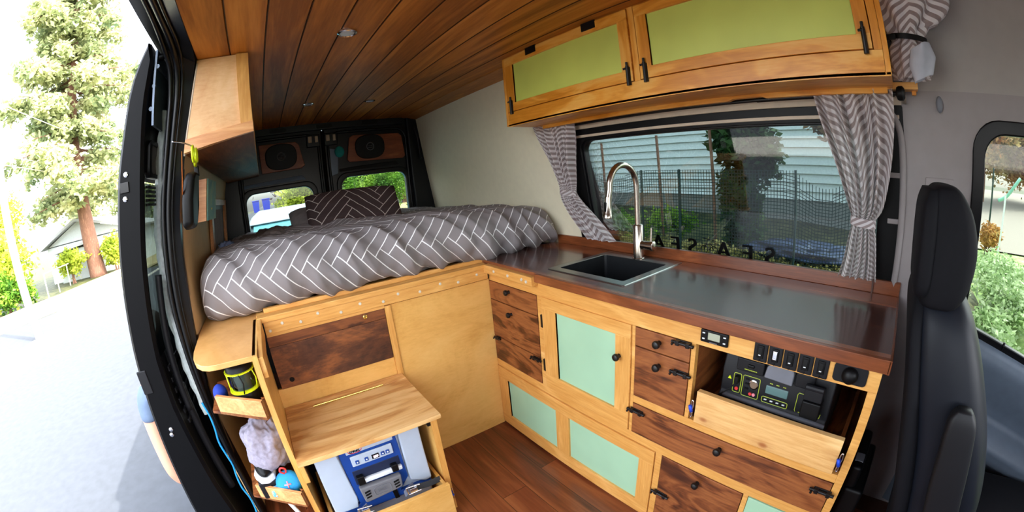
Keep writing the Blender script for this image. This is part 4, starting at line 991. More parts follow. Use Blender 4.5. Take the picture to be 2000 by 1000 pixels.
# cooler
ck = thing('electric_cooler', (.13, 1.35, .04), 'blue and grey electric cooler box with front control panel inside the step box', 'cooler')
MB().box(-.06, .335, 1.215, 1.50, .042, .475).build('body', M['coolergrey'], ck, bevel=.012)
yb = 1.200
mb = MB(); mb.prism([(.020, .475), (.240, .475), (.244, .42), (.246, .255), (.20, .20), (.335, .195), (.335, .17), (-.06, .17), (-.06, .19), (.03, .21), (.028, .255), (.022, .40)], 'y', yb, 1.22); mb.build('front_band', M['blue'], ck, bevel=.003)
mb = MB(); mb.prism([(-.072, .472), (.014, .47), (.017, .44), (.029, .25), (.02, .20), (-.075, .20)], 'y', yb - .006, 1.216); mb.build('side_cheek', M['coolergrey'], ck, bevel=.006)
mb = MB(); mb.prism([(.253, .472), (.335, .472), (.337, .205), (.31, .20), (.25, .235)], 'y', yb - .006, 1.216); mb.build('side_cheek', M['coolergrey'], ck, bevel=.006)
bx('top_strip', M['coolergrey'], ck, .047, .228, yb - .008, yb, .4535, .476, bevel=.002)
text_on('ENGEL', .022, (.082, yb - .0095, .4585), (1, 0, 0), (0, 0, 1), 'badge', M['black'], ck, sx=.62, label='black logo letters on the top strip', bold=.0006)
mb = MB(); mb.tube([V((.082 + .026 * math.cos(a), yb - .009, .4655 + .0105 * math.sin(a))) for a in [2 * PI * k / 24 for k in range(24)]], .0012, 5, closed=True); mb.build('badge_outline', M['red'], ck, smooth=True)
bx('control_panel', M['coolergrey'], ck, .056, .218, yb - .007, yb, .394, .440, bevel=.003)
for x in (.077, .113, .177, .196): 
    b1_ = bx('button', M['blue'], ck, x - .007, x + .007, yb - .0105, yb - .006, .404, .420, bevel=.0015)
    MB().lathe([(.003, 0), (.003, .001)], (x, yb - .0105, .412), (0, -1, 0), 12).build('button_dot', M['whitep'], b1_)
dpn = bx('display', M['black'], ck, .134, .162, yb - .010, yb - .006, .402, .421, bevel=.001)
text_on('38F', .013, (.149, yb - .0104, .4065), (1, 0, 0), (0, 0, 1), 'display_digits', glow('white digits', (255, 235, 245), 1.2), dpn, bold=.0003)
bx('handle_recess', plain('recess navy', (8, 24, 56), .6), ck, .045, .232, yb - .002, yb + .004, .305, .372, bevel=.002)
bx('white_bar', M['whitep'], ck, .055, .232, yb - .016, yb, .3125, .332, bevel=.004)
bx('bar_clamp', M['black'], ck, .052, .080, yb - .022, yb, .312, .352, bevel=.004); bx('bar_clamp', M['black'], ck, .190, .216, yb - .022, yb, .316, .350, bevel=.004)
mb = MB(); mb.hexa([(.052, 1.165, .232), (.208, 1.165, .245), (.208, 1.185, .245), (.052, 1.185, .232), (.047, 1.172, .304), (.216, 1.172, .300), (.216, 1.198, .300), (.047, 1.198, .304)]); hg = mb.build('handle_plate', plain('warm grey plastic', (104, 104, 108), .5), ck, bevel=.006, label='grey moulded handle plate')
for x in (.066, .184):
    for k in range(3): MB().hexa([(x + k * .0 - .006 + .0, 1.1655, .252 + k * .013), (x + .016, 1.1655, .256 + k * .013), (x + .016, 1.168, .256 + k * .013), (x - .006, 1.168, .252 + k * .013), (x - .006, 1.1665, .258 + k * .013), (x + .016, 1.1665, .262 + k * .013), (x + .016, 1.169, .262 + k * .013), (x - .006, 1.169, .258 + k * .013)]).build('handle_slot', M['black'], hg)
MB().tube([V((.130 + q[0], 1.166 + (q[1] - .27) * .1, q[1])) for q in rrect(-.034, .034, .254, .288, .01)], .0012, 5, closed=True).build('handle_border', M['greymid'], hg, smooth=True)
text_on('ENGEL', .02, (.130, 1.1655, .264), (1, 0, 0), (0, .1, 1), 'handle_lettering', M['greymid'], hg, sx=.7)
# straps and metal buckles over the drawer
stp = thing('tie_down_strap', (.13, 1.16, .2), 'dark grey webbing strap with steel buckles across the front of the cooler', 'strap')
def web(pts, w, name, mat, par, wd=(0, 0, 1)):
    mb = MB(); P = catmull(pts, 8); wd = V(wd); vs = []
    for p in P: vs += [p - wd * w / 2, p + wd * w / 2, p + wd * w / 2 + V((0, .003, 0)), p - wd * w / 2 + V((0, .003, 0))]
    fs = [(4 * i + k, 4 * i + (k + 1) % 4, 4 * i + 4 + (k + 1) % 4, 4 * i + 4 + k) for i in range(len(P) - 1) for k in range(4)]
    return mb.add(vs, fs).build(name, mat, par, smooth='auto')
gw = plain('grey webbing', (92, 96, 112), .85)
web([(.36, 1.165, .205), (.30, 1.155, .215), (.245, 1.150, .232)], .030, 'webbing', plain('dark webbing', (50, 52, 56), .85), stp)
web([(.05, 1.150, .232), (.0, 1.148, .205), (-.05, 1.155, .165)], .030, 'webbing', gw, stp); web([(.245, 1.150, .245), (.215, 1.14, .24), (.20, 1.15, .215)], .03, 'webbing', gw, stp)
for x, z in ((.236, .236), (.036, .226)):
    mb = MB(); mb.box(x - .014, x + .016, 1.135, 1.150, z - .012, z + .008); mb.tube([(x - .026, 1.14, z + .018), (x + .03, 1.138, z + .014)], .0035, 8); mb.tube([(x - .022, 1.14, z - .018), (x + .03, 1.138, z - .016)], .0035, 8)
    mb.tube([(x - .026, 1.14, z + .018), (x - .022, 1.14, z - .018)], .003, 8); mb.build('buckle', M['chrome'], stp, bevel=.002)
web([(.175, 1.196, .25), (.175, 1.19, .21), (.178, 1.196, .17)], .018, 'webbing', M['black'], stp, (1, 0, 0))

# ================================================================ BEDDING
xa, xb = -.350, 1.405
prof = catmull([(0, 1.72, .918), (0, 1.655, .925), (0, 1.60, .945), (0, 1.565, 1.005), (0, 1.578, 1.075), (0, 1.64, 1.128), (0, 1.76, 1.142), (0, 2.1, 1.135), (0, 2.6, 1.12), (0, 3.14, 1.11)], 24)
al = [0]
for p, q in zip(prof, prof[1:]): al.append(al[-1] + (q - p).length)
LT = al[-1]
def atlen(s):
    for k in range(len(al) - 1):
        if s <= al[k + 1]: return prof[k].lerp(prof[k + 1], (s - al[k]) / max(1e-9, al[k + 1] - al[k]))
    return prof[-1]
def duv(u, v):
    x = xa + (xb - xa) * u; s = LT * (v ** 1.25)
    p = atlen(s); q = atlen(min(LT, s + .01)); t = (q - p)
    t = t.normalized() if t.length > 1e-6 else V((0, 1, 0)); nrm = V((0, -t.z, t.y))
    if nrm.length < .1: nrm = V((0, 0, 1))
    e = min(x - xa, xb - x); f = (1 - max(0, 1 - e / .11) ** 3) ** .5
    z0 = .92; lz = z0 + (p.z - z0) * (.28 + .72 * f) + .02 * math.sin(x * 2.2 + 1.2) * (p.z - .92) / .2
    y = p.y
    if s < .6: y += .06 * (1 - f) + max(0, .02 - x) * .35 * max(0, 1 - s / .6)
    # folds: fans on the front, softer ridges on top
    fr_ = max(0, 1 - abs(s - .16) / .30)
    n1 = noise.noise(V((x * 3.2 + s * 2.2, s * 1.6, 1.3))); n2 = noise.noise(V((x * 7.5 + s * 5, s * 2.4 - x * 1.2, 4.1))); n3 = noise.noise(V((x * 15 - s * 6, s * 5, 7.7)))
    ridge = (1 - abs(n2) * 2.6)
    n4 = 1 - 2 * abs(noise.noise(V((x * 13 + s * 9, s * 3 - x * 3, 2.2))))
    d = .018 * n1 + (.010 + .007 * fr_) * max(-1, ridge) + .006 * n3 * (1 + fr_) + .006 * n4 * (.5 + fr_) + .006 * math.sin(x * 38 + 5 * n1 + s * 9) * fr_
    if s < .07: d *= s / .07
    top = max(0, min(1, (s - .35) / .3))
    d += top * .012 * max(0, noise.noise(V((x * 2.3, s * 3.3, 9)))) * 2
    dz = -.07 * max(0, -.06 - x) * max(0, 1 - s / .35) * 2
    return V((x, y + nrm.y * d, lz + nrm.z * d + dz))
dv = MB().grid(duv, 330, 230, lambda u, v: (LT * v ** 1.25 + .12, u * (xb - xa) + .03)).build('duvet', M['duvet'], smooth=True, label='rumpled grey duvet with white herringbone lines spread over the bed', cat='duvet')
MB().box(-.32, 1.37, 1.70, 3.12, .93, 1.04).build('mattress', M['sheet'], bevel=.03, label='grey mattress under the herringbone duvet', cat='mattress')
def pillow(name, c, half, rot, mat, label, cat='pillow', uvs=1):
    Mx = Matrix.Rotation(rot[2], 4, 'Z') @ Matrix.Rotation(rot[1], 4, 'Y') @ Matrix.Rotation(rot[0], 4, 'X'); c = V(c)
    vs = MB()
    def side(sg):
        def fn(u, v):
            a, b_ = 2 * u - 1, 2 * v - 1
            k = max(0, (1 - a ** 4) * (1 - b_ ** 4)) ** .42
            px = a * half[0] * (1 - .07 * (1 - abs(a)) * 0 - .05 * abs(b_) ** 2 * (1 - a * a)); pz = b_ * half[2] * (1 - .06 * (1 - b_ * b_) * 0 - .05 * abs(a) ** 2 * (1 - b_ * b_))
            h = half[1] * k * (1 + .12 * noise.noise(V((a * 2, b_ * 2, sg)))) + .004 * noise.noise(V((a * 7, b_ * 7, 3)))
            return c + Mx @ V((px, sg * h, pz))
        return fn
    vs.grid(side(-1), 46, 30, lambda u, v: (u * half[0] * 2 * uvs + .29, v * half[2] * 2 * uvs + .02)); vs.grid(side(1), 46, 30)
    return vs.build(name, mat, smooth=True, label=label, cat=cat)
pillow('pillow', (.478, 2.20, 1.212), (.268, .07, .128), (-.60, .02, -.03), M['pillow'], 'dark brown pillow with white herringbone lines leaning in the middle of the bed')
pillow('pillow', (.42, 2.46, 1.165), (.29, .07, .12), (-.9, 0, .05), M['sheet'], 'plain light grey pillow behind the dark herringbone pillow')
bl = lump((.02, 2.35, 1.115), (.22, .30, .055), 5.1, .5, 1.6, 110, 60).build('blanket', M['blanket'], smooth=True, label='rumpled brown-grey blanket lying at the rear left of the bed', cat='blanket')
lump((-.245, 2.12, 1.135), (.045, .06, .04), 2.2, .3, 2).build('folded_cloth', plain('blue grey socks', (96, 112, 150), .9), smooth=True, label='small blue and white bundled cloth at the left end of the bed', cat='cloth')
# things on the passenger side wall
pt = thing('painting', (-.29, 1.8, 1.29), 'small teal canvas painting with a pale yellow patch on the left wall', 'painting')
mb = MB()
mb.hexa([(-.335, 1.69, 1.30), (-.262, 1.69, 1.30), (-.262, 1.965, 1.30), (-.335, 1.965, 1.30), (-.31, 1.69, 1.462), (-.238, 1.69, 1.462), (-.238, 1.965, 1.462), (-.31, 1.965, 1.462)]); mb.build('wood_block', M['tray'], pt)
pm_, nt_, b_ = newmat('teal painting', .6)
vv = coords(nt_, (1, 6, 9)); ff = nz(nt_, vv, 1.0, 5, .6, 1); cc_ = ramp(nt_, ff, [(.3, lin((60, 118, 118))), (.5, lin((96, 140, 124))), (.72, lin((170, 172, 110)))]); nt_.links.new(cc_, b_.inputs['Base Color'])
mb = MB(); mb.hexa([(-.262, 1.70, 1.30), (-.2555, 1.70, 1.30), (-.2555, 1.965, 1.30), (-.262, 1.965, 1.30), (-.2385, 1.70, 1.462), (-.232, 1.70, 1.462), (-.232, 1.965, 1.462), (-.2385, 1.965, 1.462)]); mb.build('canvas', pm_, pt)
mb = MB(); mb.prism([(1.80, 1.34), (1.84, 1.345), (1.855, 1.375), (1.84, 1.395), (1.805, 1.39), (1.79, 1.36)], 'x', -.2535, -.2485); mb.build('painted_patch', plain('pale yellow paint', (206, 190, 104), .7), pt, label='pale yellow patch')
def wl(y, z, off): return V((xl(z) + off, y, z))
nk = thing('wall_niche', (-.32, 2.6, 1.1), 'wood framed small window niche with a pale curtain on the left wall near the rear', 'niche')
mb = MB(); f = lambda L, o: [wl(y, z, o) for y, z in L]
mb.ring(f(rrect(2.28, 3.08, .98, 1.40, .004), .02), f(rrect(2.36, 3.0, 1.0, 1.365, .004), .02), f(rrect(2.28, 3.08, .98, 1.40, .004), -.0), f(rrect(2.36, 3.0, 1.0, 1.365, .004), -.0)); mb.build('frame', M['cove'], nk, bevel=.002)
mb = MB(); mb.add(f(rrect(2.32, 3.04, .98, 1.38, .004), .004), [tuple(range(28))]); mb.build('dark_panel', M['black'], nk)
MB().grid(lambda u, v: wl(2.45 + .38 * u, 1.0 + .34 * v, .012 + .008 * math.sin(u * 40)), 60, 6).build('pale_curtain', M['sheet'], nk, smooth=True)
hk = thing('hanging_case', (-.26, 1.42, 1.29), 'long black zip case hanging from a neon yellow clip below the overhead cabinet', 'case')
P0 = V((-.252, 1.40, 1.30))
mb = MB(); L = [(1.355, 1.30), (1.385, 1.288), (1.44, 1.288), (1.462, 1.30), (1.468, 1.36), (1.462, 1.44), (1.448, 1.468), (1.385, 1.468), (1.36, 1.45), (1.352, 1.38)]
vs = [V((xl(z) + .045, y, z)) for y, z in L] + [V((xl(z) + .085, y, z)) for y, z in L]; n = len(L)
mb.add(vs, [tuple(range(n))[::-1], tuple(range(n, 2 * n))] + [(i, (i + 1) % n, n + (i + 1) % n, n + i) for i in range(n)]); mb.build('case_body', M['black'], hk, bevel=.014, seg=3)
MB().box(-.245, -.228, 1.44, 1.456, 1.455, 1.49).build('case_loop', M['black'], hk, bevel=.003)
mb = MB(); q = V((-.236, 1.40, 1.525)); mb.tube([q + V((0, .018 * math.cos(a), .026 * math.sin(a))) for a in [2 * PI * k / 18 for k in range(18)]], .0045, 8, closed=True); mb.tube([q + V((.003, .01, -.022)), V((-.237, 1.435, 1.49))], .006, 8)
mb.tube([q + V((.01, .012 + .014 * math.cos(a), -.004 + .022 * math.sin(a))) for a in [2 * PI * k / 18 for k in range(18)]], .0035, 8, closed=True); mb.build('carabiner', M['yellow'], hk, smooth=True, label='neon yellow clip')
MB().tube(catmull([(-.30, 1.36, 1.57), (-.26, 1.37, 1.56), (-.236, 1.39, 1.548), (-.236, 1.40, 1.535)], 5), .0025, 6).build('wall_hook', M['chrome'], hk, smooth=True)
web([(-.262, 1.33, 1.53), (-.27, 1.335, 1.44), (-.28, 1.36, 1.40)], .012, 'strap', M['tray'], hk, (0, 1, 0))

# ================================================================ DRIVER'S SEAT
se = thing('driver_seat', (1.08, -.25, 0), 'charcoal driver seat with tall headrest and folded-up armrest at the right', 'seat')
def slab(name, mat, secs, par=se, bev=.02, seg=3, **k):
    """secs: (z, x0, x1, yfront(-), yback) stacked rings of a superellipse"""
    mb = MB(); n = 28; vs = []
    S = catmull([(s_[1], s_[2], s_[0]) for s_ in secs], 5); T = catmull([(s_[3], s_[4], s_[0]) for s_ in secs], 5)
    for a, b_ in zip(S, T):
        cx, rx = (a.x + a.y) / 2, abs(a.y - a.x) / 2; cy, ry = (b_.x + b_.y) / 2, abs(b_.y - b_.x) / 2
        for k_ in range(n):
            an = 2 * PI * k_ / n; c_, s_ = math.cos(an), math.sin(an)
            vs.append(V((cx + rx * math.copysign(abs(c_) ** .5, c_), cy + ry * math.copysign(abs(s_) ** .5, s_), a.z)))
    N_ = len(S); fs = [(i * n + j, i * n + (j + 1) % n, (i + 1) * n + (j + 1) % n, (i + 1) * n + j) for i in range(N_ - 1) for j in range(n)] + [tuple(range(n))[::-1], tuple((N_ - 1) * n + j for j in range(n))]
    return mb.add(vs, fs).build(name, mat, par, smooth=True, **k)
slab('headrest', M['seat'], [(1.052, .915, 1.14, -.150, -.095), (1.058, .90, 1.155, -.178, -.078), (1.10, .893, 1.16, -.200, -.072), (1.17, .892, 1.16, -.206, -.070), (1.235, .895, 1.158, -.190, -.072), (1.275, .902, 1.15, -.165, -.082), (1.292, .915, 1.13, -.145, -.095), (1.296, .95, 1.10, -.130, -.110)])
slab('headrest_shell', M['seat'], [(1.075, .90, 1.15, -.10, -.062), (1.10, .888, 1.165, -.105, -.058), (1.18, .886, 1.165, -.105, -.056), (1.25, .892, 1.16, -.105, -.06), (1.285, .91, 1.14, -.105, -.072)])
slab('backrest', M['seat2'], [(.30, .885, 1.36, -.46, -.26), (.45, .875, 1.37, -.47, -.23), (.6, .87, 1.37, -.44, -.19), (.75, .87, 1.365, -.38, -.145), (.88, .875, 1.355, -.315, -.10), (.98, .888, 1.33, -.262, -.080), (1.04, .91, 1.28, -.225, -.078), (1.075, .95, 1.22, -.195, -.085), (1.085, 1.0, 1.16, -.17, -.10)])
slab('backrest_shell', M['seat'], [(.30, .90, 1.35, -.30, -.235), (.5, .88, 1.36, -.26, -.195), (.7, .872, 1.36, -.20, -.135), (.88, .878, 1.35, -.14, -.09), (1.0, .90, 1.31, -.11, -.066), (1.07, .95, 1.22, -.11, -.07)])
slab('seat_cushion', M['seat'], [(.26, .90, 1.36, -.85, -.28), (.30, .88, 1.37, -.90, -.26), (.38, .88, 1.37, -.90, -.28), (.42, .90, 1.35, -.86, -.32)])
slab('armrest', M['black2'], [(.50, .825, .868, -.385, -.285), (.56, .82, .87, -.375, -.275), (.68, .82, .87, -.335, -.24), (.80, .82, .87, -.300, -.218), (.86, .823, .868, -.282, -.212), (.885, .83, .862, -.262, -.225)])
MB().lathe([(.02, 0), (.02, .03)], (.86, -.31, .56), (1, 0, 0), 18).build('armrest_pivot', M['black'], se, smooth='auto')
for x in (.97, 1.09): MB().tube([(x, -.13, 1.0), (x, -.125, 1.09)], .007, 10).build('headrest_post', M['chrome'], se, smooth=True)
bx('base', M['black'], se, .93, 1.33, -.80, -.35, 0, .28, bevel=.02)
MB().box(.80, .835, -.24, -.20, .28, .33).build('belt_buckle', M['red'], se, bevel=.004, label='black and red belt buckle')
# ================================================================ OUTSIDE
def sm(a, b_, t):
    t = max(0, min(1, (t - a) / (b_ - a))); return t * t * (3 - 2 * t)
def gh(x, y):
    z = -.72 + .0515 * min(27, max(0, y - 5)) * sm(-4.5, -1.2, x)
    if x > 1.7:
        k = sm(-1.2, .4, y) * (1 - sm(8, 13, y)); z += k * (1.0 * sm(2.0, 5.0, x)) * 1.0
    return z
asph = plain('dark grey asphalt', (60, 64, 70), .9, var=.10, scale=9)  # dark grey base with slight random variation
conc = plain('pale concrete', (190, 186, 178), .9, var=.06, scale=3)
grass = leafy('dry grass ground', (36, 44, 24), (62, 66, 36), (92, 88, 54), 0, 2.2)
verge = leafy('dry verge', (150, 140, 96), (176, 160, 120), (120, 130, 70), 0, 1.2)
def patch(name, mat, x0, x1, y0, y1, nx, ny, dz=0, **k):
    return MB().grid(lambda u, v: V((x0 + (x1 - x0) * u, y0 + (y1 - y0) * v, gh(x0 + (x1 - x0) * u, y0 + (y1 - y0) * v) + dz)), nx, ny).build(name, mat, smooth=True, **k)
patch('ground', grass, -90, 90, -40, 160, 90, 100, -.06, **ST)
patch('street', asph, -6.2, 2.2, -20, 120, 24, 90, 0, **ST)
mb = MB()
L = [(-6.25, -6), (-6.25, 6.7), (-6.3, 13.2), (-6.0, 22), (-5.4, 40)]
mb.prism([(-6.32, -20), (-6.2, -20), (-6.2, 6.7), (-6.25, 13), (-6.0, 22), (-6.1, 22), (-6.37, 13), (-6.32, 6.7)], 'z', -.74, -.66); mb.build('kerb', conc, **ST)
mb = MB(); mb.prism([(-6.32, -20), (-6.32, 6.7), (-6.37, 13), (-6.1, 22), (-8.4, 22), (-9.0, 14.5), (-12.0, 11.5), (-26, 8), (-26, -20)], 'z', -.74, -.70); mb.build('side_street', asph, **ST)
mb = MB(); mb.prism([(-6.32, -6), (-6.32, 6.7), (-6.37, 11.5), (-7.4, 11.2), (-8.2, 8), (-8.2, -6)], 'z', -.70, -.685); mb.build('sidewalk', conc, **ST)
mb = MB(); mb.prism([(-26, 8.6), (-11.6, 12.4), (-8.9, 15.2), (-7.8, 19), (-6.5, 30), (-4.5, 60), (-6.5, 60), (-9.8, 26), (-11.5, 19.6), (-13.7, 16.8), (-30, 12.5)], 'z', -.74, -.64); mb.build('far_verge', verge, **ST)
def leafcloud(mb, blobs, n, size, rn, flat=.0, fill=.35):
    """n leaf quads scattered in the outer part of ellipsoid blobs (centre, radii)"""
    tot = sum(b_[1][0] * b_[1][1] * b_[1][2] for b_ in blobs)
    for c, r in blobs:
        m_ = max(8, int(n * r[0] * r[1] * r[2] / tot))
        for _ in range(m_):
            while True:
                d = V((rn.uniform(-1, 1), rn.uniform(-1, 1), rn.uniform(-1, 1)))
                if .05 < d.length < 1: break
            k = (fill + (1 - fill) * rn.random()) / d.length * (.85 + .3 * rn.random())
            k *= .8 + .45 * noise.noise(d.normalized() * 2.3 + V(c))
            p = V(c) + V((d.x * r[0], d.y * r[1], d.z * r[2])) * k
            s_ = size * rn.uniform(.6, 1.4); a = V((rn.gauss(0, 1), rn.gauss(0, 1), rn.gauss(0, .6))).normalized(); b2 = a.cross(V((rn.gauss(0, 1), rn.gauss(0, 1), rn.gauss(0, 1)))).normalized()
            mb.add([p - a * s_, p + b2 * s_ * .5, p + a * s_, p - b2 * s_ * .5], [(0, 1, 2, 3)])
    return mb
LF = [leafy('hazed conifer', (110, 132, 96), (164, 172, 122), (204, 202, 158), .45, .5),  # pale greens: washed-out haze put into the leaf colour
      leafy('yellow green leaves', (120, 140, 40), (176, 190, 66), (214, 214, 110), .4, .8),
      leafy('green leaves', (42, 82, 24), (92, 136, 40), (150, 178, 66), .4, .9),
      leafy('dark green leaves', (22, 44, 22), (44, 76, 36), (84, 110, 60), .3, 1.4),
      leafy('dark purple leaves', (44, 34, 38), (70, 56, 58), (96, 84, 74), .3, 1)]
bark = wood('bark', (92, 62, 48), (140, 100, 80), (176, 136, 112), 'z', .9)
def bush(name, label, cat, blobs, n, size, mat, seed, group=None, stem=True):
    rn = random.Random(seed); c0 = blobs[0][0]
    t = thing(name, (c0[0], c0[1], gh(c0[0], c0[1])), label, cat, group)
    leafcloud(MB(), blobs, n, size, rn).build('foliage', mat, t)
    if not stem: return t
    mb = MB(); z0 = gh(c0[0], c0[1])
    for k in range(3): mb.tube([(c0[0] + .1 * k - .1, c0[1], z0 - .1), (c0[0] + rn.uniform(-.4, .4), c0[1] + rn.uniform(-.3, .3), c0[2] + blobs[0][1][2] * .3)], [.05, .02], 6)
    mb.build('stem', bark, t)
    return t
# tall conifer left
rn = random.Random(5)
ct_ = thing('conifer_tree', (-11.9, 25.6, -.7), 'huge pale green conifer tree with bare reddish trunk beyond the street', 'tree')
MB().tube(catmull([(-11.9, 25.6, -1), (-12.1, 25.5, 3), (-12.4, 25.2, 9), (-12.6, 25, 20)], 5), [.62 - .0315 * k for k in range(16)], 14).build('trunk', bark, ct_, smooth=True)
mb = MB(); br = MB()
for k in range(190):
    z = 3.8 + 15.5 * (k / 190) ** .9; a = rn.uniform(0, 2 * PI); Lb = (5.0 + 1.3 * math.sin(z * 1.3)) * (1 - max(0, z - 8) / 24) * rn.uniform(.55, 1.1)
    x0, y0 = -11.95 - .05 * z, 25.5; e = V((x0 + Lb * math.cos(a), y0 + Lb * math.sin(a), z - .12 * Lb)); s0 = V((x0, y0, z + .2))
    br.tube([s0, s0.lerp(e, .5) + V((0, 0, .15)), e], [.07, .04, .015], 5)
    for q in (.35, .55, .75, .95):
        p = s0.lerp(e, q); leafcloud(mb, [((p.x, p.y, p.z - .25), (.9, .9, .8))], 84, .19, rn, fill=.1)
mb.build('foliage', LF[0], ct_); br.build('branches', bark, ct_)
bush('hedge', 'bright yellow-green hedge left of the conifer, behind the utility pole', 'hedge', [((-14.5, 18.6, 1.2), (2.6, 1.3, 2.3)), ((-17.5, 20, 2.2), (3.0, 1.6, 3.4)), ((-15.6, 20.5, 3.2), (2.2, 1.5, 2.2))], 15000, .13, LF[1], 3)
bush('shrub', 'mid green shrub at the street side below the yellow-green hedge', 'bush', [((-12.9, 18.4, -.1), (.7, .6, .75)), ((-13.9, 17.9, .2), (1.0, .8, 1.0))], 4500, .09, LF[2], 8)
bush('shrub', 'small rounded green bush in front of the grey house', 'bush', [((-13.3, 24.6, .45), (1.3, .8, .9))], 3000, .1, LF[1], 9)
bush('shrub', 'yellowish bush right of the conifer trunk', 'bush', [((-10.4, 25.4, .5), (1.1, .9, 1.1))], 3000, .1, LF[1], 10)
bush('background_tree', 'blue-green tree behind the roof of the grey house', 'tree', [((-17, 36, 5), (2.6, 2, 5)), ((-13, 40, 4.5), (4, 2, 4))], 8000, .22, LF[0], 12)
# utility pole with street lamp and wires
up_ = thing('utility_pole', (-7.29, 10.4, -.7), 'leaning pale grey utility pole at the far left of the street', 'utility pole')
MB().tube([(-7.29, 10.4, -.72), (-7.60, 10.4, 3.2), (-8.1, 10.4, 9)], [.13, .12, .10], 14).build('pole', plain('weathered pole', (190, 180, 176), .8), up_, smooth=True)
MB().tube(catmull([(-17, 22, 9.6), (-15.9, 22.3, 9.9), (-14.6, 22.6, 9.9), (-14.0, 22.8, 9.7)], 5), .09, 8).build('lamp_arm', conc, up_, smooth=True)
rays = [((-.565, .77, .296), (-.337, .925, .177)), ((-.58, .792, .188), (-.345, .932, .11)), ((-.578, .79, .205), (-.345, .932, .124))]
for i, (a, b_) in enumerate(rays):
    A = V((0, 0, 1.32)) + V(a) * 22; B = V((0, 0, 1.32)) + V(b_) * 34; d = B - A
    MB().tube([A - d * .6, A.lerp(B, .5) - V((0, 0, .12)), B + d * .6], .022, 5).build('power_line', conc, label=['topmost power line crossing in front of the conifer', 'lowest power line crossing in front of the conifer', 'middle power line crossing in front of the conifer'][i], cat='power line', group='power lines over the street')
# grey house on the left
hs = thing('house', (-13, 29, -.7), 'pale grey house with low gabled roof behind the conifer trunk', 'house')
hw = plain('pale siding', (186, 192, 190), .8); hr = plain('pale roof', (170, 172, 172), .8)
MB().box(-16.6, -9.2, 27.5, 33, -.8, 1.55).build('wall', hw, hs)
mb = MB(); mb.prism([(-17.0, 1.45), (-13.8, 2.75), (-13.8, 2.9), (-17.2, 1.58)], 'y', 27.0, 33.5); mb.prism([(-13.8, 2.75), (-8.6, 1.5), (-8.5, 1.62), (-13.8, 2.9)], 'y', 27.0, 33.5); mb.build('roof', hr, hs)
mb = MB(); mb.prism([(-16.6, 1.5), (-13.8, 2.72), (-9.2, 1.5)], 'y', 27.5, 27.6); mb.build('gable', hw, hs)
MB().box(-15.2, -12.9, 26.4, 27.5, -.8, 1.1).build('porch', hw, hs); mb = MB(); mb.prism([(-15.5, 1.05), (-12.6, 1.25), (-12.6, 1.4), (-15.5, 1.2)], 'y', 26.0, 27.5); mb.build('porch_roof', hr, hs)
w_ = MB().box(-10.55, -9.7, 27.42, 27.5, .3, 1.0).build('window', M['whitep'], hs); MB().box(-10.45, -9.8, 27.38, 27.44, .38, .92).build('pane', plain('dark pane', (70, 64, 70), .2), w_)
# chain link fence
fc = thing('chain_link_fence', (-12.9, 23, -.7), 'low pale chain link fence in front of the grey house', 'fence')
mb = MB(); Pf = [(-12.4, 19.6), (-12.75, 21.5), (-13.1, 23.6), (-13.4, 25.9), (-12.4, 26.5), (-11.2, 27)]
mb.tube([(x, y, .42) for x, y in Pf], .03, 6); mb.build('top_rail', conc, fc)
for x, y in Pf: MB().tube([(x, y, -.75), (x, y, .45)], .035, 6).build('post', conc, fc)
# vehicle right behind the van
cr_ = thing('parked_minivan', (.6, 5.6, -.7), 'white minivan parked right behind the rear doors, its roof and teal windscreen showing', 'van')
wp = plain('white car paint', (150, 162, 170), .3, spec=.4)
def cf(u, v):   # body loft from nose to tail
    return None
secs = [(3.70, .25, .28, .80), (3.78, .05, .42, .92), (4.25, -.05, .50, .96), (4.62, 0, .55, .96)]
mb = MB(); mb.prism([(3.75, -.45), (3.72, .12), (3.85, .30), (4.55, .42), (7.9, .42), (8.05, -.1), (8.0, -.45)], 'x', -.42, 1.42); mb.build('body', wp, cr_, bevel=.06, seg=3)
mb = MB(); mb.hexa([(-.38, 4.35, .38), (1.38, 4.35, .38), (1.38, 7.9, .42), (-.38, 7.9, .42), (-.24, 5.0, 1.10), (1.24, 5.0, 1.10), (1.24, 7.6, 1.12), (-.24, 7.6, 1.12)]); mb.build('windows', plain('dark car glass', (40, 60, 64), .1, spec=.8), cr_, bevel=.02)
mb = MB(); mb.hexa([(-.28, 4.93, 1.09), (1.28, 4.93, 1.09), (1.26, 7.7, 1.11), (-.26, 7.7, 1.11), (-.20, 5.05, 1.20), (1.20, 5.05, 1.20), (1.18, 7.5, 1.21), (-.18, 7.5, 1.21)]); mb.build('roof', wp, cr_, bevel=.03, seg=3)
mb = MB(); mb.hexa([(-.30, 4.34, .42), (1.30, 4.34, .42), (1.30, 4.36, .42), (-.30, 4.36, .42), (-.20, 4.97, 1.09), (1.20, 4.97, 1.09), (1.20, 4.99, 1.09), (-.20, 4.99, 1.09)]); mb.build('windscreen', plain('teal windscreen', (84, 142, 150), .12, spec=.5), cr_, label='teal tinted windscreen')
for x in (-.40, 1.22):
    for y in (4.5, 7.2): MB().lathe([(.33, 0), (.34, .02), (.34, .18), (.30, .2)], (x, y, -.40), (1, 0, 0), 24).build('wheel', M['black'], cr_, smooth='auto')
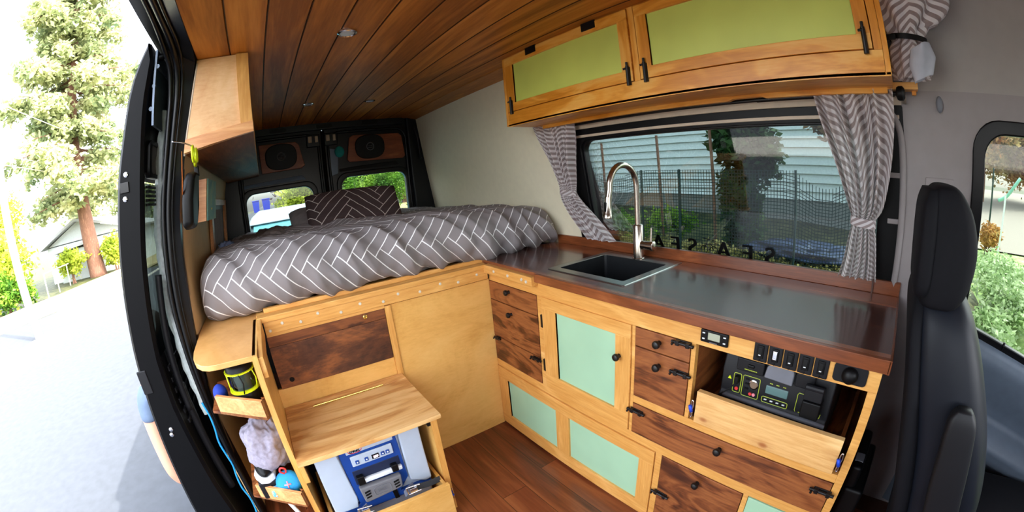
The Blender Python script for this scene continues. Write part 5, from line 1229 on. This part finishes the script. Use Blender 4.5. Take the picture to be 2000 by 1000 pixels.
# bins, far cars and planting behind
for i, (x, y, lab) in enumerate(((-.05, 32, 'nearer blue wheeled bin on the street, seen through the left rear window'), (-1.0, 37, 'farther blue wheeled bin on the street, seen through the left rear window'))):
    t = thing('wheelie_bin', (x, y, gh(x, y)), lab, 'bin', 'blue bins on the street'); z = gh(x, y); bb = plain('bin blue', (12, 44, 150), .6, spec=.2)
    mb = MB(); mb.hexa([(x - .24, y - .26, z), (x + .24, y - .26, z), (x + .24, y + .26, z), (x - .24, y + .26, z), (x - .31, y - .33, z + .95), (x + .31, y - .33, z + .95), (x + .31, y + .33, z + .95), (x - .31, y + .33, z + .95)]); mb.build('bin_body', bb, t)
    MB().box(x - .33, x + .33, y - .36, y + .36, z + .95, z + 1.02).build('lid', bb, t, bevel=.02)
for i, (x, y, lab) in enumerate(((-4.4, 52, 'white car parked far down the street behind the bins'), (-8.0, 62, 'distant white car at the far left edge of the rear window'))):
    t = thing('car', (x, y, gh(x, y)), lab, 'car'); z = gh(x, y)
    MB().box(x - .9, x + .9, y - 2.1, y + 2.1, z + .25, z + .85).build('body', wp, t, bevel=.12, seg=3)
    mb = MB(); mb.hexa([(x - .8, y - 1.2, z + .85), (x + .8, y - 1.2, z + .85), (x + .8, y + 1.5, z + .85), (x - .8, y + 1.5, z + .85), (x - .62, y - .6, z + 1.4), (x + .62, y - .6, z + 1.4), (x + .62, y + 1.0, z + 1.4), (x - .62, y + 1.0, z + 1.4)]); mb.build('cabin', M['black2'], t, bevel=.08)
def gz(x, y, r): return gh(x, y) + r
rv = 'trees beyond the rear doors'
bush('background_tree', 'light yellow-green tree right of the blue bins, in the left rear window', 'tree', [((1.9, 22, gz(1.9, 22, 1.0)), (1.9, 1.4, 1.5)), ((3.3, 23, gz(3.3, 23, 1.6)), (1.9, 1.4, 2.0))], 11000, .1, LF[1], 20, rv)
bush('background_tree', 'bright green tree with dark bands at the right side of the left rear window', 'tree', [((3.7, 20.5, 2.4), (1.6, 1.2, 1.5)), ((3.4, 20.5, 1.0), (1.2, 1, 1.0))], 9000, .1, LF[2], 21, rv)
bush('background_tree', 'dark purplish tree far behind the white parked car', 'tree', [((-4.0, 52, 6.0), (5, 3, 4.5)), ((2, 56, 6.5), (4, 3, 4.5))], 9000, .3, LF[4], 22, rv)
bush('clipped_hedge', 'rounded bright green clipped hedge seen in the right rear window', 'hedge', [((5.4, 18.0, 1.2), (1.5, 1.1, 1.2)), ((4.3, 18.5, .9), (1.1, 1, 1.1))], 14000, .06, LF[2], 23)
bush('background_tree', 'deep green tree behind the clipped hedge in the right rear window', 'tree', [((8.2, 23, 2.8), (2.4, 1.8, 2.6)), ((6.2, 25, 3.2), (3, 2, 2.6))], 12000, .12, LF[3], 24, rv)
bush('shrub', 'pale yellow-green young shrub at the right edge of the right rear window', 'bush', [((7.4, 18.2, .9), (.9, .8, 1.0))], 4000, .07, LF[1], 25)
patch('rear_path', verge, 4.5, 40, 9, 22, 20, 12, .03, **ST)
# neighbour's house with lap siding on the kitchen side
nh = thing('neighbour_house', (8.5, 4, .2), 'white clapboard house wall seen through the tinted side window', 'house')
sid = plain('white siding', (206, 212, 210), .8)
mb = MB(); z = .62
while z < 3.6:
    mb.prism([(7.915, z), (8.0, z), (8.0, z + .166), (7.975, z + .166)], 'y', -1.5, 14); z += .166
mb.build('siding', sid, nh); MB().box(7.99, 14, -1.5, 14, -.5, 4.2).build('wall', sid, nh); MB().box(7.965, 8.0, -1.5, 14, -.6, .62).build('foundation', plain('grey foundation', (120, 122, 118), .9), nh)
MB().box(7.4, 14.5, -2, 14.5, 4.2, 4.4).build('roof', hr, nh)
# netted fence
mesh_g = plain('green netting', (10, 44, 40), .6)
nf = thing('netted_fence', (4.0, 2, .2), 'sagging green netting fence with dark posts outside the side window', 'fence')
def topz(y): return 1.245 + (-.16 * math.sin(PI * (y - .35) / .65) if .35 < y < 1.0 else 0) + (-.075 * math.sin(PI * (y - 2.95) / .75) if 2.95 < y < 3.7 else 0)
mb = MB(); y = .1
while y < 5.2:
    mb.add([(4.0, y - .0035, .05), (4.0, y + .0035, .05), (4.0, y + .0035, topz(y)), (4.0, y - .0035, topz(y))], [(0, 1, 2, 3)]); y += .034
for k in range(36):
    z0_ = .05 + k * .034; pts = [.1 + j * .17 for j in range(31)]
    for a, b2 in zip(pts, pts[1:]):
        if z0_ < topz(a) + .02:
            za = z0_ - (1.245 - topz(a)) * k / 36; zb_ = z0_ - (1.245 - topz(b2)) * k / 36
            mb.add([(4.0, a, za - .0033), (4.0, b2, zb_ - .0033), (4.0, b2, zb_ + .0033), (4.0, a, za + .0033)], [(0, 1, 2, 3)])
mb.build('netting', mesh_g, nf)
for y in (.99, 2.36, 2.90, 4.2):
    MB().tube([(4.0, y, -.1), (4.0, y, 1.25)], .014, 6).build('post', mesh_g, nf)
for i, (x, y, z1, lab) in enumerate(((5.0, 3.25, 1.74, 'wooden garden stake just right of the tap, outside the side window'), (5.0, 4.35, 1.70, 'thin brown garden stake left of the tap, outside the side window'), (5.0, 2.37, 1.85, 'tall dark stake left of the leafy climber, outside the side window'))):
    MB().tube([(x, y, .1), (x, y + .06, z1)], .022, 6).build('garden_stake', bark, label=lab, cat='stake', group='garden stakes')
bush('climbing_shrub', 'dark leafy climbing shrub in front of the white siding outside the side window', 'bush', [((5.4, 2.25, 1.62), (.42, .40, .40)), ((5.4, 1.85, 1.45), (.38, .38, .45)), ((5.4, 2.15, .85), (.42, .36, .6)), ((5.4, 2.1, .3), (.4, .33, .4)), ((5.4, 2.1, 2.0), (.5, .5, .4))], 14000, .06, LF[3], 30)
bush('garden_shrub', 'low leafy plants along the fence outside the side window', 'bush', [((4.9, 4.2, .35), (.4, .9, .28)), ((5.2, 3.2, .45), (.3, .6, .25))], 2200, .05, LF[2], 31)
bush('dry_grass', 'yellowed long grass below the side window outside', 'grass', [((4.55, 2.3, .17), (.5, 1.6, .17)), ((4.6, .7, .16), (.5, 1.2, .16)), ((4.55, 3.9, .17), (.5, 1.2, .17)), ((3.4, 2.0, -.25), (.6, 2.2, .2))], 14000, .035, leafy('dry grass blades', (110, 108, 60), (170, 158, 96), (206, 190, 130), .3, 3), 32, stem=False)
bush('orange_shrub', 'russet leafy branch high outside the side window behind the right curtain', 'bush', [((5.4, .95, 1.95), (.4, .35, .25)), ((5.4, .8, 1.75), (.3, .3, .2))], 1500, .05, leafy('russet leaves', (110, 84, 50), (150, 120, 80), (120, 130, 80), .4), 33, stem=False)
haze_lump = plain('blue tarp', (30, 50, 84), .6); lump((4.9, 1.0, .28), (.35, .7, .10), 4, .5, 2).build('haze_lump', haze_lump, smooth=True, label='blue lump added for the bluish haze reflected in the side window', cat='haze_lump')  # dark blue lump stands in for a bluish reflection on the window
# garden seen through the driver's window
patch('garden_lawn', leafy('fresh lawn', (92, 122, 56), (140, 164, 96), (176, 190, 130), 0, 3), 1.9, 13.5, -14, -1.3, 30, 30, .02, **ST)
mb = MB().grid(lambda u, v: V((13 + 22 * u, -25 + 24 * v, -.66 + .9 * u)), 6, 6); mb.build('sand_path', plain('pale sand', (132, 124, 114), .9), **ST)
bush('garden_shrub', 'silvery green weeds just outside the driver door window', 'bush', [((5.2, -1.5, -.45), (1.2, .5, .3)), ((6.8, -2.2, -.4), (1.6, .7, .32)), ((9, -2.6, -.45), (2, .8, .3))], 9000, .05, leafy('silver weeds', (110, 140, 84), (160, 184, 130), (214, 222, 196), .3, 4), 34)
bush('background_tree', 'twiggy orange-green trees at the top of the driver door window', 'tree', [((26, -5.6, 3.4), (3, 2.4, 2.6)), ((28, -8.6, 3.0), (3, 2.6, 2.8)), ((27, -11, 2.5), (3, 2, 3))], 22000, .15, leafy('autumn leaves', (120, 120, 70), (170, 150, 100), (190, 130, 80), .4, .4), 35)
bush('shrub', 'rust coloured low plants at the edge of the sandy path', 'bush', [((12.4, -3.0, -.2), (.7, .4, .4))], 1500, .06, leafy('rust leaves', (150, 110, 60), (190, 140, 84), (160, 150, 90), .3, 2), 36)
for i, (x, y, r, mat, lab) in enumerate(((12.5, -2.92, .03, mesh_g, 'dark green garden post left of the white one'), (11.5, -3.05, .03, M['whitep'], 'white garden post beyond the driver door window'))):
    MB().tube([(x, y, -.75), (x + .1, y - .12, 1.5 if i == 0 else .9)], r, 6).build('garden_post', mat, label=lab, cat='post')
MB().tube(catmull([(14.5, -3.7, .6), (14.5, -4.0, .75), (14.5, -4.3, 1.1), (14.6, -4.5, 1.3)], 6), .06, 6).build('garden_hose', plain('mint hose', (130, 190, 170), .5), smooth=True, label='curved mint green hose among the garden posts', cat='hose')
# tree out of view, added to keep the sun off the counter
bush('added_shade_tree', 'unseen tree added to shade the side window and counter', 'tree', [((4.6, -2.0, 5.2), (2.3, 2.2, 1.6)), ((5.2, -.6, 6.0), (2.2, 2.0, 1.5))], 9000, .2, LF[3], 40)

# ================================================================ PERSON beside the open door
pe = thing('person', (-.88, 2.2, -.72), 'person in a blue-grey T-shirt standing outside behind the open sliding door', 'person')
def skin(name, pts, edges, mat, sub=2, root=0, label=None, parent=None):
    me = bpy.data.meshes.new(name); base = WL[pe.name]
    me.from_pydata([V(p[0]) - base for p in pts], edges, []); me.update()
    o = bpy.data.objects.new(name, me); col.objects.link(o); o.parent = parent or pe; WL[o.name] = base.copy()
    me.skin_vertices.new() if hasattr(me.skin_vertices, 'new') and not me.skin_vertices else None
    md = o.modifiers.new('sk', 'SKIN')
    if not me.skin_vertices:
        bpy.context.view_layer.objects.active = o; bpy.ops.mesh.customdata_skin_add()
    for i, p in enumerate(pts): me.skin_vertices[0].data[i].radius = p[1]
    me.skin_vertices[0].data[root].use_root = True
    md.use_smooth_shade = True; s_ = o.modifiers.new('ss', 'SUBSURF'); s_.levels = sub; s_.render_levels = sub
    me.materials.append(mat); return tag(o, label)
def P(x, y, z): return V((x, y, z))
r = lambda a, b_=None: (a, b_ or a)
S1, S2 = P(-.955, 2.13, .46), P(-.775, 2.42, .50)
body = [(P(-.78, 2.30, .20), r(.14, .11)), (P(-.79, 2.29, .32), r(.13, .10)), (P(-.82, 2.28, .44), r(.14, .11)), (P(-.85, 2.29, .54), r(.12, .09)), (P(-.855, 2.33, .62), r(.055)), (P(-.85, 2.38, .71), r(.085, .095)), (P(-.85, 2.40, .80), r(.075, .09)),
        (S1, r(.060)), (P(-.962, 2.10, .24), r(.054)), (P(-.962, 2.07, .05), r(.049)), (P(-.940, 2.09, -.045), r(.044)), (P(-.86, 2.25, -.02), r(.030)), (P(-.80, 2.34, .03), r(.024, .02)),
        (S2, r(.06)), (P(-.76, 2.50, .24), r(.046)), (P(-.78, 2.52, .04), r(.036)), (P(-.80, 2.45, -.02), r(.026)),
        (P(-.81, 2.27, .10), r(.085)), (P(-.81, 2.40, -.24), r(.06)), (P(-.81, 2.36, -.45), r(.052)), (P(-.81, 2.33, -.63), r(.036)), (P(-.80, 2.46, -.685), r(.036, .03)),
        (P(-.76, 2.38, .10), r(.085)), (P(-.77, 2.58, -.24), r(.06)), (P(-.77, 2.52, -.45), r(.052)), (P(-.77, 2.48, -.63), r(.036)), (P(-.77, 2.60, -.685), r(.036, .03))]
ed = [(0, 1), (1, 2), (2, 3), (3, 4), (4, 5), (5, 6), (3, 7), (7, 8), (8, 9), (9, 10), (10, 11), (11, 12), (3, 13), (13, 14), (14, 15), (15, 16), (0, 17), (17, 18), (18, 19), (19, 20), (20, 21), (0, 22), (22, 23), (23, 24), (24, 25), (25, 26)]
def fingers(c, d):
    n = len(body)
    d = V(d).normalized(); s_ = d.cross(V((0, 0, 1))).normalized()
    return [([(c[0] + s_ * o, .009), (c[0] + s_ * o + d * l * .5 + V((0, 0, .004)), .0085), (c[0] + s_ * o + d * l - V((0, 0, .012)), .007)]) for o, l in ((-.027, .06), (-.009, .075), (.009, .07), (.027, .055))] + [[(c[0] - d * .03 - s_ * .03, .010), (c[0] - d * .0 - s_ * .055, .0095), (c[0] + d * .025 - s_ * .06, .008)]]
bo = skin('body', body, ed, M['skin'])
for c, d in ((body[12], (.4, .8, .2)), (body[16], (-.2, -.8, -.3))):
    for fg in fingers(c, d):
        skin('finger', [(p, r(q)) for p, q in fg], [(0, 1), (1, 2)], M['skin'], 2)
skin('shirt', [(P(-.78, 2.30, .16), r(.155, .125)), (P(-.79, 2.29, .32), r(.145, .115)), (P(-.82, 2.28, .44), r(.155, .125)), (P(-.85, 2.29, .54), r(.13, .10)), (S1, r(.064)), (P(-.955, 2.11, .39), r(.060)), (P(-.955, 2.105, .345), r(.059)), (S2, r(.074)), (P(-.765, 2.47, .32), r(.062))], [(0, 1), (1, 2), (2, 3), (3, 4), (4, 5), (5, 6), (3, 7), (7, 8)], M['tee'])
skin('shorts', [(P(-.78, 2.31, .17), r(.15, .12)), (P(-.81, 2.28, .08), r(.10)), (P(-.81, 2.39, -.22), r(.082)), (P(-.76, 2.39, .08), r(.10)), (P(-.77, 2.56, -.22), r(.082))], [(0, 1), (1, 2), (0, 3), (3, 4)], M['shorts'])
hb = P(-.85, 2.39, .76)
MB().ball(hb + V((0, -.02, .035)), (.092, .105, .09)).build('hair', M['hair'], pe, smooth=True)
for s_ in (-1, 1):
    MB().ball(hb + V((.032 * s_, .088, -.01)), .012).build('eye', M['whitep'], pe, smooth=True)
    MB().ball(hb + V((.088 * s_, .0, -.02)), (.01, .02, .03)).build('ear', M['skin'], pe, smooth=True)
MB().ball(hb + V((0, .105, -.035)), (.012, .018, .022)).build('nose', M['skin'], pe, smooth=True)
MB().ball(hb + V((0, .092, -.075)), (.024, .008, .006)).build('mouth', M['pink'], pe, smooth=True)
for x, y in ((-.805, 2.41), (-.77, 2.56)):
    MB().ball((x, y, -.68), (.045, .13, .04)).build('shoe', M['black2'], pe, smooth=True)
web([(-.90, 2.12, .50), (-.99, 2.11, .34), (-1.01, 2.12, .22), (-.985, 2.15, .12)], .018, 'camera_strap', M['black'], pe, (0, .6, .4))

# ================================================================ LIGHT
w = bpy.data.worlds.new('world'); sc.world = w; w.use_nodes = True; nt = w.node_tree
bg = nt.nodes['Background']
sky = nt.nodes.new('ShaderNodeTexSky'); sky.sky_type = 'NISHITA'; sky.sun_disc = False
sky.sun_elevation = math.radians(50); sky.sun_rotation = math.radians(130); sky.air_density = 1.0; sky.dust_density = 3.5; sky.ozone_density = 1.0
hs_ = nt.nodes.new('ShaderNodeHueSaturation'); hs_.inputs['Saturation'].default_value = .35
nt.links.new(sky.outputs[0], hs_.inputs['Color']); nt.links.new(hs_.outputs[0], bg.inputs[0])
bg.inputs[1].default_value = SKY
sl = bpy.data.lights.new('sun', 'SUN'); sl.energy = SUN; sl.angle = math.radians(.6); sl.color = (1, .95, .87)
so = bpy.data.objects.new('sun', sl); col.objects.link(so)
so.rotation_euler = V((.62, -.48, 1.0)).to_track_quat('Z', 'Y').to_euler()
vs_ = sc.view_settings
vs_.view_transform = 'Standard'; vs_.look = 'None'; vs_.exposure = EXPO; vs_.gamma = 1; vs_.use_curve_mapping = False
sc.cycles.use_denoising = True
sc.cycles.max_bounces = 12; sc.cycles.diffuse_bounces = 6; sc.cycles.glossy_bounces = 4; sc.cycles.transparent_max_bounces = 24; sc.cycles.transmission_bounces = 6
sc.cycles.sample_clamp_indirect = 12
sc.cycles.caustics_reflective = False; sc.cycles.caustics_refractive = False
